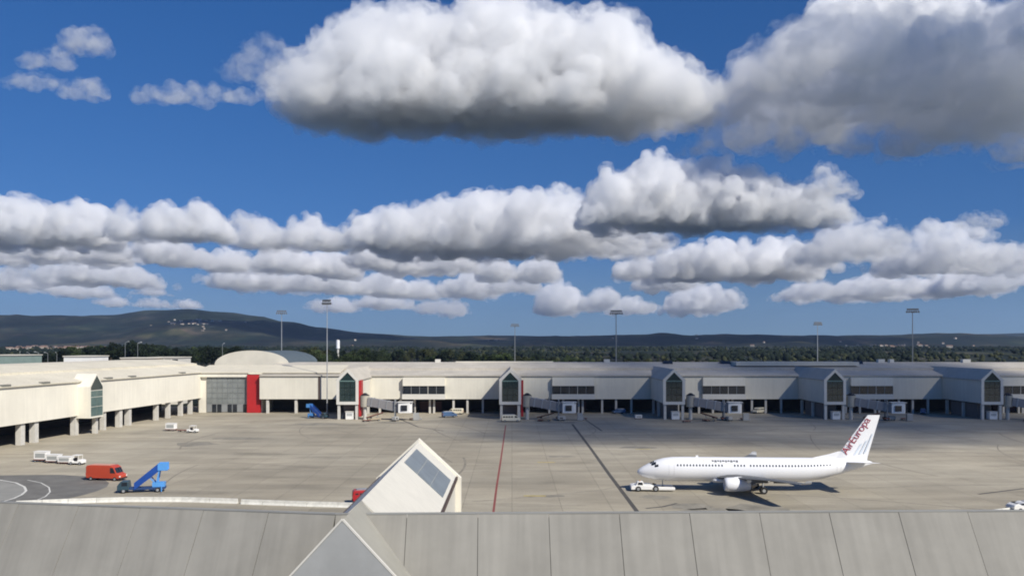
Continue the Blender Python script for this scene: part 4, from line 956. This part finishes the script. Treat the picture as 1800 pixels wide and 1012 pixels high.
text_mesh('AirEuropa', 'tail_lettering', PRED, fin, p0, xd, yd, ((p1 - p0).length, 1.7), .0)
# small grey wording above the windows (too small to read in the photo) and the pale square before it
rl = random.Random(4); x = 12.0
while x < 16.3:
    wd = rl.uniform(.26, .42); hgt = rl.choice((.09, .12, .12))
    patch(x, x + wd, .62, .62 + hgt * 2.0, .014).build('fuselage_wording', mat('wording_grey', (.14, .145, .16), .5), fus); x += wd + .1
for q in ((10.6, 12.0, .60, .63), (10.6, 10.66, .60, 1.0), (11.94, 12.0, .60, .72)): patch(*q, .013).build('pale_emblem', mat('emblem_tan', (.60, .52, .36), .5), fus)
MB().box(9.6, 10.0, -.02, .02, 5.48, 5.75).build('antenna', PWHITE, fus)

# pushback tug under the nose: a low U-shaped tractor whose arms hold the nose wheel
pt = empty('pushback_tug', (23.4, 144.0, 0), rad(-3))
tag(pt, 'low white pushback tug gripping the nose wheel of the airliner', 'tug')
tb = side_body([(-3.4, .3), (-3.4, .85), (-2.9, 1.02), (-.1, 1.02), (.5, .8), (.5, .3)], -1.45, 1.45, 'body', VWHITE, pt)
for sy in (-1, 1):
    side_body([(.5, .28), (.5, .8), (3.9, .72), (3.9, .28)], min(sy * .75, sy * 1.45), max(sy * .75, sy * 1.45), 'arm', VWHITE, pt)
    wheel(pt, -2.2, sy * 1.35, .46, .36); wheel(pt, .7, sy * 1.38, .50, .3)
cb_ = side_body([(-2.6, 1.0), (-2.35, 1.62), (-1.4, 1.66), (-1.2, 1.0)], -1.35, -.15, 'cab', VWHITE, pt)
for a in ([(-2.3, -1.362, 1.1), (-1.42, -1.362, 1.1), (-1.5, -1.362, 1.55), (-2.2, -1.362, 1.55)],): MB().add(a, [(0, 1, 2, 3)]).build('window', GLASSD, cb_)
MB().cyl((-1.9, -.75, 1.66), (-1.9, -.75, 1.84), .09, .07, 8).build('beacon', mat('amber_beacon', (.6, .25, .03), .3), cb_)

# ------------------------------------------------------------------ buildings and posts beyond the left pier
def block(px0, px1, y_top, d, dep, m, label, zmin=0.0, band=False):
    a, b = at(px0, y_top, d), at(px1, y_top, d); g0 = gz(a.x, d)
    r_ = empty('low_building', ((a.x + b.x) / 2, d, g0), world=True); tag(r_, label, 'building')
    wl = MB().box(a.x, b.x, d, d + dep, g0, a.z).build('wall', m, r_)
    MB().box(a.x - .3, b.x + .3, d - .3, d + dep + .3, a.z + .003, a.z + .4).build('roof', ROOFL, r_)
    if band:
        k_ = int((b.x - a.x) / 3)
        for i in range(k_): MB().box(a.x + 3 * i + .3, a.x + 3 * i + 2.7, d - .06, d - .01, a.z - 1.5, a.z - .5).build('window', GLASSD, wl)
    return r_
block(112, 156, 627, 330, 16, VWHITE, 'white flat-roofed block beyond the left pier, beside dark trees')
block(212, 262, 630, 340, 12, mat('tan_render', (.48, .40, .30), .8), 'tan low building beyond the left pier below the dark grove')
block(263, 316, 629, 352, 12, FRAME, 'pale building with dark window band beyond the left pier', band=True)
block(-30, 30, 625, 380, 20, mat('green_grey_shed', (.22, .29, .26), .7), 'green-grey shed roof beyond the left pier')
tw = at(594, 598, 900); gt = gz(tw.x, 900)
wt = empty('water_tower', (tw.x, 900, gt), world=True); tag(wt, 'small white water tower standing above the trees', 'water tower')
MB().cyl((tw.x, 900, tw.z - 8.5), (tw.x, 900, tw.z), 1.9, 1.9, 16).build('tank', mat('tank_white', (.85, .85, .84), .5), wt, smooth=False)
MB().cyl((tw.x, 900, tw.z), (tw.x, 900, tw.z + .8), 2.0, .3, 16).build('tank_cap', FRAME, wt)
MB().cyl((tw.x, 900, gt), (tw.x, 900, tw.z - 8.4), 1.1, 1.1, 12).build('stem', CONC, wt)
lp0 = empty('lamp_post'); MB().cyl((0, 0, 0), (0, 0, 12), .12, .07, 8).build('pole', STEEL, lp0); MB().bar((0, 0, 12), (1.4, 0, 12.3), .1, .1).build('arm', STEEL, lp0); MB().box(1.2, 2.0, -.15, .15, 12.2, 12.4).build('lamp_head', STEEL, lp0)
for i, (px, py, d) in enumerate(((220, 600, 400), (242, 601, 420), (391, 603, 400), (35, 618, 420), (52, 619, 420), (68, 618, 420), (84, 619, 420), (100, 619, 420))):
    q = lp0 if i == 0 else copy_tree(lp0); p = at(px, py, d); g0 = gz(p.x, d); q.location = (p.x, d, g0); q.scale = (1, 1, (p.z - g0) / 12.3); q.rotation_euler.z = i * .7
    tag(q, 'thin pale lamp post behind the left pier, against the dark trees', 'lamp post', 'thin lamp posts behind the left pier')

# ------------------------------------------------------------------ trees
LEAF = []
for nm, c_ in (('leaves_dark', (.013, .021, .011)), ('leaves_green', (.030, .044, .014)), ('leaves_olive', (.042, .048, .020))):
    m = mat(nm, c_, .8, .45, .35, spec=.15, rand=.35); LEAF.append(m)
BARK = mat('bark', (.07, .055, .04), .9, .3, 2)
def tree_proto(kind, seed):
    """unit tree, 10 m high: tapered trunk with limbs, crown of leaf clumps in uneven lobes"""
    rnd = random.Random(seed); tr = MB(); cr_ = MB()
    wide = (3.4, 4.2, 2.6)[kind % 3]
    tr.cyl((0, 0, -1.0), (rnd.uniform(-.2, .2), 0, 4.2), .30, .17, 7)
    lobes = []
    for i in range(rnd.randint(9, 12)):
        a = rnd.uniform(0, 2 * math.pi); q = rnd.random() ** .6 * wide * .68; z = rnd.uniform(3.4, 8.3)
        q *= 1 - max(0, (z - 6) / 5); lobes.append((Vector((math.cos(a) * q, math.sin(a) * q, z)), rnd.uniform(1.1, 1.9)))
        tr.cyl((0, 0, rnd.uniform(2.2, 4.0)), tuple(lobes[-1][0]), .10, .03, 5)
    for c_, r in lobes:
        for i in range(150):
            v = Vector((rnd.gauss(0, 1), rnd.gauss(0, 1), rnd.gauss(0, 1))).normalized() * r * rnd.random() ** .45
            v.z *= .8; p = c_ + v; s_ = rnd.uniform(.16, .34)
            a = Vector((rnd.gauss(0, 1), rnd.gauss(0, 1), rnd.gauss(0, .7))).normalized(); b = a.orthogonal().normalized()
            b = (b + a.cross(b) * rnd.uniform(-1, 1)).normalized()
            cr_.add([p + a * s_, p + b * s_ * .8, p - a * s_, p - b * s_ * .8], [(0, 1, 2, 3)])
    t_ = tr.build('trunk', BARK, None); k_ = cr_.build('crown', LEAF[kind % 3], None, fix=False)
    C.objects.unlink(t_); C.objects.unlink(k_)
    return t_.data, k_.data
PROTO = [tree_proto(k, 100 + k) for k in range(6)]
def tree(x, y, h, kind, label, group, rnd):
    r_ = empty('tree', (x, y, gz(x, y)), rnd.uniform(0, 6.28)); s_ = h / 10; r_.scale = (s_ * rnd.uniform(.95, 1.35), s_ * rnd.uniform(.95, 1.35), s_)
    tag(r_, label, 'tree', group)
    for nm, me in zip(('trunk', 'crown'), PROTO[kind]):
        o = bpy.data.objects.new(nm, me); C.objects.link(o); o.parent = r_
rt = random.Random(21)
DTOP = [(-40, 622), (60, 618), (110, 606), (150, 600), (195, 596), (212, 590), (228, 592), (260, 597), (300, 604), (350, 603), (385, 600), (405, 598), (425, 604), (450, 612)]
n_ = 0
for i in range(66):
    px = -40 + 500 * (i + rt.random()) / 66; d = rt.uniform(560, 720); tp = at(px, interp(DTOP, px) + rt.uniform(0, 9), d); g0 = gz(tp.x, d)
    tree(tp.x, d, max(7, tp.z - g0), rt.choice((0, 0, 3, 3, 1)), 'tall dark evergreen in the grove beyond the left pier', 'dark grove beyond the left pier', rt)
GTOP = [(455, 613), (520, 609), (560, 607), (600, 614), (640, 608), (700, 610), (780, 609), (850, 614), (930, 620), (1000, 622), (1060, 626), (1130, 626), (1250, 630), (1340, 633), (1420, 628), (1520, 630), (1800, 632)]
for i in range(130):
    px = 455 + 1000 * ((i + rt.random()) / 130) ** 1.15; d = rt.uniform(560, 900); tp = at(px, interp(GTOP, px) + rt.uniform(-1.5, 9), d); g0 = gz(tp.x, d)
    tree(tp.x, d, max(4.5, tp.z - g0), rt.choice((1, 1, 4, 2, 5, 0)), 'green broadleaf tree in the belt behind the long pier', 'green tree belt behind the long pier', rt)
for i in range(50):
    px = 1430 + 400 * (i + rt.random()) / 50; d = rt.uniform(520, 900); tp = at(px, rt.uniform(629, 640), d); g0 = gz(tp.x, d)
    tree(tp.x, d, max(4, tp.z - g0), rt.choice((0, 3, 1, 5)), 'low dark tree behind the last gates', 'dark trees behind the last gates', rt)

# woodland and scrub on the rising land: too far away to count
def scrub(name, n, d0, d1, sz, m, seed, px0=-100, px1=1900):
    rnd = random.Random(seed); b = MB()
    for i in range(n):
        d = d0 + (d1 - d0) * rnd.random(); px = rnd.uniform(px0, px1); x = (px - 900) * d / F
        if mn.noise(Vector((x / 300, d / 420, seed))) < -.05: continue
        z = gz(x, d) - .5; r = rnd.uniform(*sz); h = r * rnd.uniform(1.0, 1.7); k_ = 6
        ring = [(x + r * math.cos(a) * rnd.uniform(.7, 1.1), d + r * math.sin(a), z + h * rnd.uniform(.35, .55)) for a in [2*math.pi*j/k_ for j in range(k_)]]
        low = [(x + r * .7 * math.cos(a), d + r * .7 * math.sin(a), z) for a in [2*math.pi*j/k_ for j in range(k_)]]
        b.add(low + ring + [(x, d, z + h)], [(j, (j+1) % k_, (j+1) % k_ + k_, j + k_) for j in range(k_)] + [(j + k_, (j+1) % k_ + k_, 2 * k_) for j in range(k_)])
    o = b.build(name, m, None, fix=False, smooth=True); tag(o, kind='stuff'); return o
scrub('far_woodland', 6500, 950, 2700, (2.5, 6), mat('far_leaves', (.012, .018, .012), .9, .4, .02, spec=.1), 3)
scrub('scrubland', 3500, 900, 2600, (1.5, 4), LEAF[2], 7)

# ------------------------------------------------------------------ houses on the slopes
bpy.context.view_layer.update()
dg = bpy.context.evaluated_depsgraph_get()
def land(x, y):
    hit, loc, *_ = S.ray_cast(dg, Vector((x, y, 700)), Vector((0, 0, -1)), distance=1400)
    while hit and _[2].name.startswith(('haze', 'cloud', 'far_woodland', 'scrubland')):
        hit, loc, *_ = S.ray_cast(dg, loc - Vector((0, 0, .05)), Vector((0, 0, -1)), distance=1400)
    return loc.z if hit else gz(x, y)
HW = mat('house_white', (.40, .37, .32), .8, .1, .1, rand=.4); HR = mat('house_tile', (.20, .13, .10), .85, .2, .1)
hwm = MB().box(-6, 6, -4.5, 4.5, -2, 6).build('wall', HW); hrm = MB().prism([(-5, 6.01), (5, 6.01), (0, 8.4)], 'x', -6.4, 6.4).build('roof', HR)
hwn = MB().box(-.6, .6, -.05, .05, -.8, .8).build('window', GLASSD)
for o in (hwm, hrm, hwn): C.objects.unlink(o)
rh = random.Random(8)
def house(px, py, d, label, group):
    x = (px - 900) * d / F; z = land(x, d)
    r_ = empty('hillside_house', (x, d, z), rh.uniform(-.6, .6)); s_ = rh.uniform(.45, .95); r_.scale = (s_ * rh.uniform(.8, 1.5), s_, s_); tag(r_, label, 'house', group)
    wl = None
    for nm, src in (('wall', hwm), ('roof', hrm)):
        o = bpy.data.objects.new(nm, src.data); C.objects.link(o); o.parent = r_
        wl = wl or o
    for xx in (-3, 3):
        o = bpy.data.objects.new('window', hwn.data); C.objects.link(o); o.parent = wl; o.location = (xx, -4.53, 3.2)
for i in range(46): house(rh.gauss(345, 34), 0, rh.uniform(3700, 4700), 'small pale house of the village on the mountain slope', 'mountain village houses')
for i in range(60): house(rh.uniform(-30, 190), 0, rh.uniform(1500, 2600), 'small pale house on the low ground left of the dark grove', 'houses left of the grove')
for i in range(30): house(rh.gauss(1600, 50), 0, rh.uniform(2200, 4300), 'small pale house on the plain beyond the last gates', 'houses beyond the last gates')
for i in range(12): house(rh.uniform(600, 1500), 0, rh.uniform(2600, 4600), 'scattered farmhouse on the dark plain beyond the tree belt', 'scattered farmhouses')

# ------------------------------------------------------------------ ground equipment at the gates
def belt_loader():
    r_ = empty('belt_loader')
    side_body([(-2.2, .4), (-2.2, .9), (1.2, .9), (2.2, .75), (2.2, .4)], -.7, .7, 'chassis', mat('loader_tan', (.34, .28, .19), .6), r_)
    MB().bar((-2.6, .1, 1.0), (2.9, .1, 2.5), .8, .22).build('conveyor', BLACK, r_)
    for sy in (-.32, .52): MB().bar((-2.6, sy, 1.16), (2.9, sy, 2.66), .06, .16).build('side_rail', RUST, r_)
    MB().bar((.8, .1, .9), (1.4, .1, 2.0), .3, .14).build('lift_arm', STEELD, r_)
    MB().box(-1.5, -.8, -.66, -.2, .91, 1.3).build('seat', BLACK, r_)
    for x in (-1.4, 1.4):
        for sy in (-1, 1): wheel(r_, x, sy * .62, .32, .2)
    return r_
def power_unit():
    r_ = empty('ground_power_unit')
    b = side_body([(-1.3, .45), (-1.3, 1.5), (1.1, 1.5), (1.3, 1.2), (1.3, .45)], -.65, .65, 'housing', mat('unit_grey', (.36, .36, .34), .6), r_)
    for x in (-.8, -.4, 0): MB().box(x, x + .28, -.67, -.652, .7, 1.2).build('louvre', BLACK, b)
    for x in (-.8, .8):
        for sy in (-1, 1): wheel(r_, x, sy * .55, .24, .16)
    MB().bar((1.3, 0, .4), (2.1, 0, .3), .06, .06).build('drawbar', RUST, r_)
    return r_
bl0, gp0 = belt_loader(), power_unit()
for i, X in enumerate(PODX[:5]):
    b = bl0 if i == 0 else copy_tree(bl0); b.location = (X + 9.5 + (i * 1.7) % 2.5, DP - 4.5 - (i * 2.3) % 2, 0); b.rotation_euler.z = rad((20, -15, 160, 8, 195)[i])
    tag(b, 'tan belt loader with black conveyor in front of the boarding bridge of the %s gate' % NTH[i], 'belt loader', 'belt loaders at the gates')
    g_ = gp0 if i == 0 else copy_tree(gp0); g_.location = (X + 16.5 + (i * 3.1) % 3, DP - 5.5 + (i * 1.3) % 2, 0); g_.rotation_euler.z = rad((70, 15, 100, 200, 40)[i])
    tag(g_, 'small grey power unit on wheels beside the bridge cab of the %s gate' % NTH[i], 'power unit', 'ground power units at the gates')

for i, X in enumerate(PODX[:5]):
    for j, (dx, dy, a, lb) in enumerate(((7.5, -7.5, 35, 'empty flat cart standing nose-on before the belt loader of the %s gate'), (21.5, -1.5, 110, 'empty flat cart under the window bay of the %s gate'))):
        c = copy_tree(f0); c.location = (X + dx + (i * 2.3) % 3, DP + dy + (i * 1.7) % 2, 0); c.rotation_euler.z = rad(a + 40 * i); tag(c, lb % NTH[i], 'baggage cart', 'empty carts at the gates')
    v = copy_tree(pk if i % 2 else wv); v.location = (X + 34 + (i * 4.7) % 8, DW - 4 + (i * 2.1) % 5, 0); v.rotation_euler.z = rad(170 + 25 * i); v.scale = (.9, .9, .9)
    tag(v, ('small blue van parked by the columns past the window bay of the %s gate' if i % 2 else 'cream minibus parked by the columns past the window bay of the %s gate') % NTH[i], 'van' if i % 2 else 'minibus', 'vehicles parked under the long pier')

for o in C.objects:
    if 'worldbuilt' in o: del o['worldbuilt']
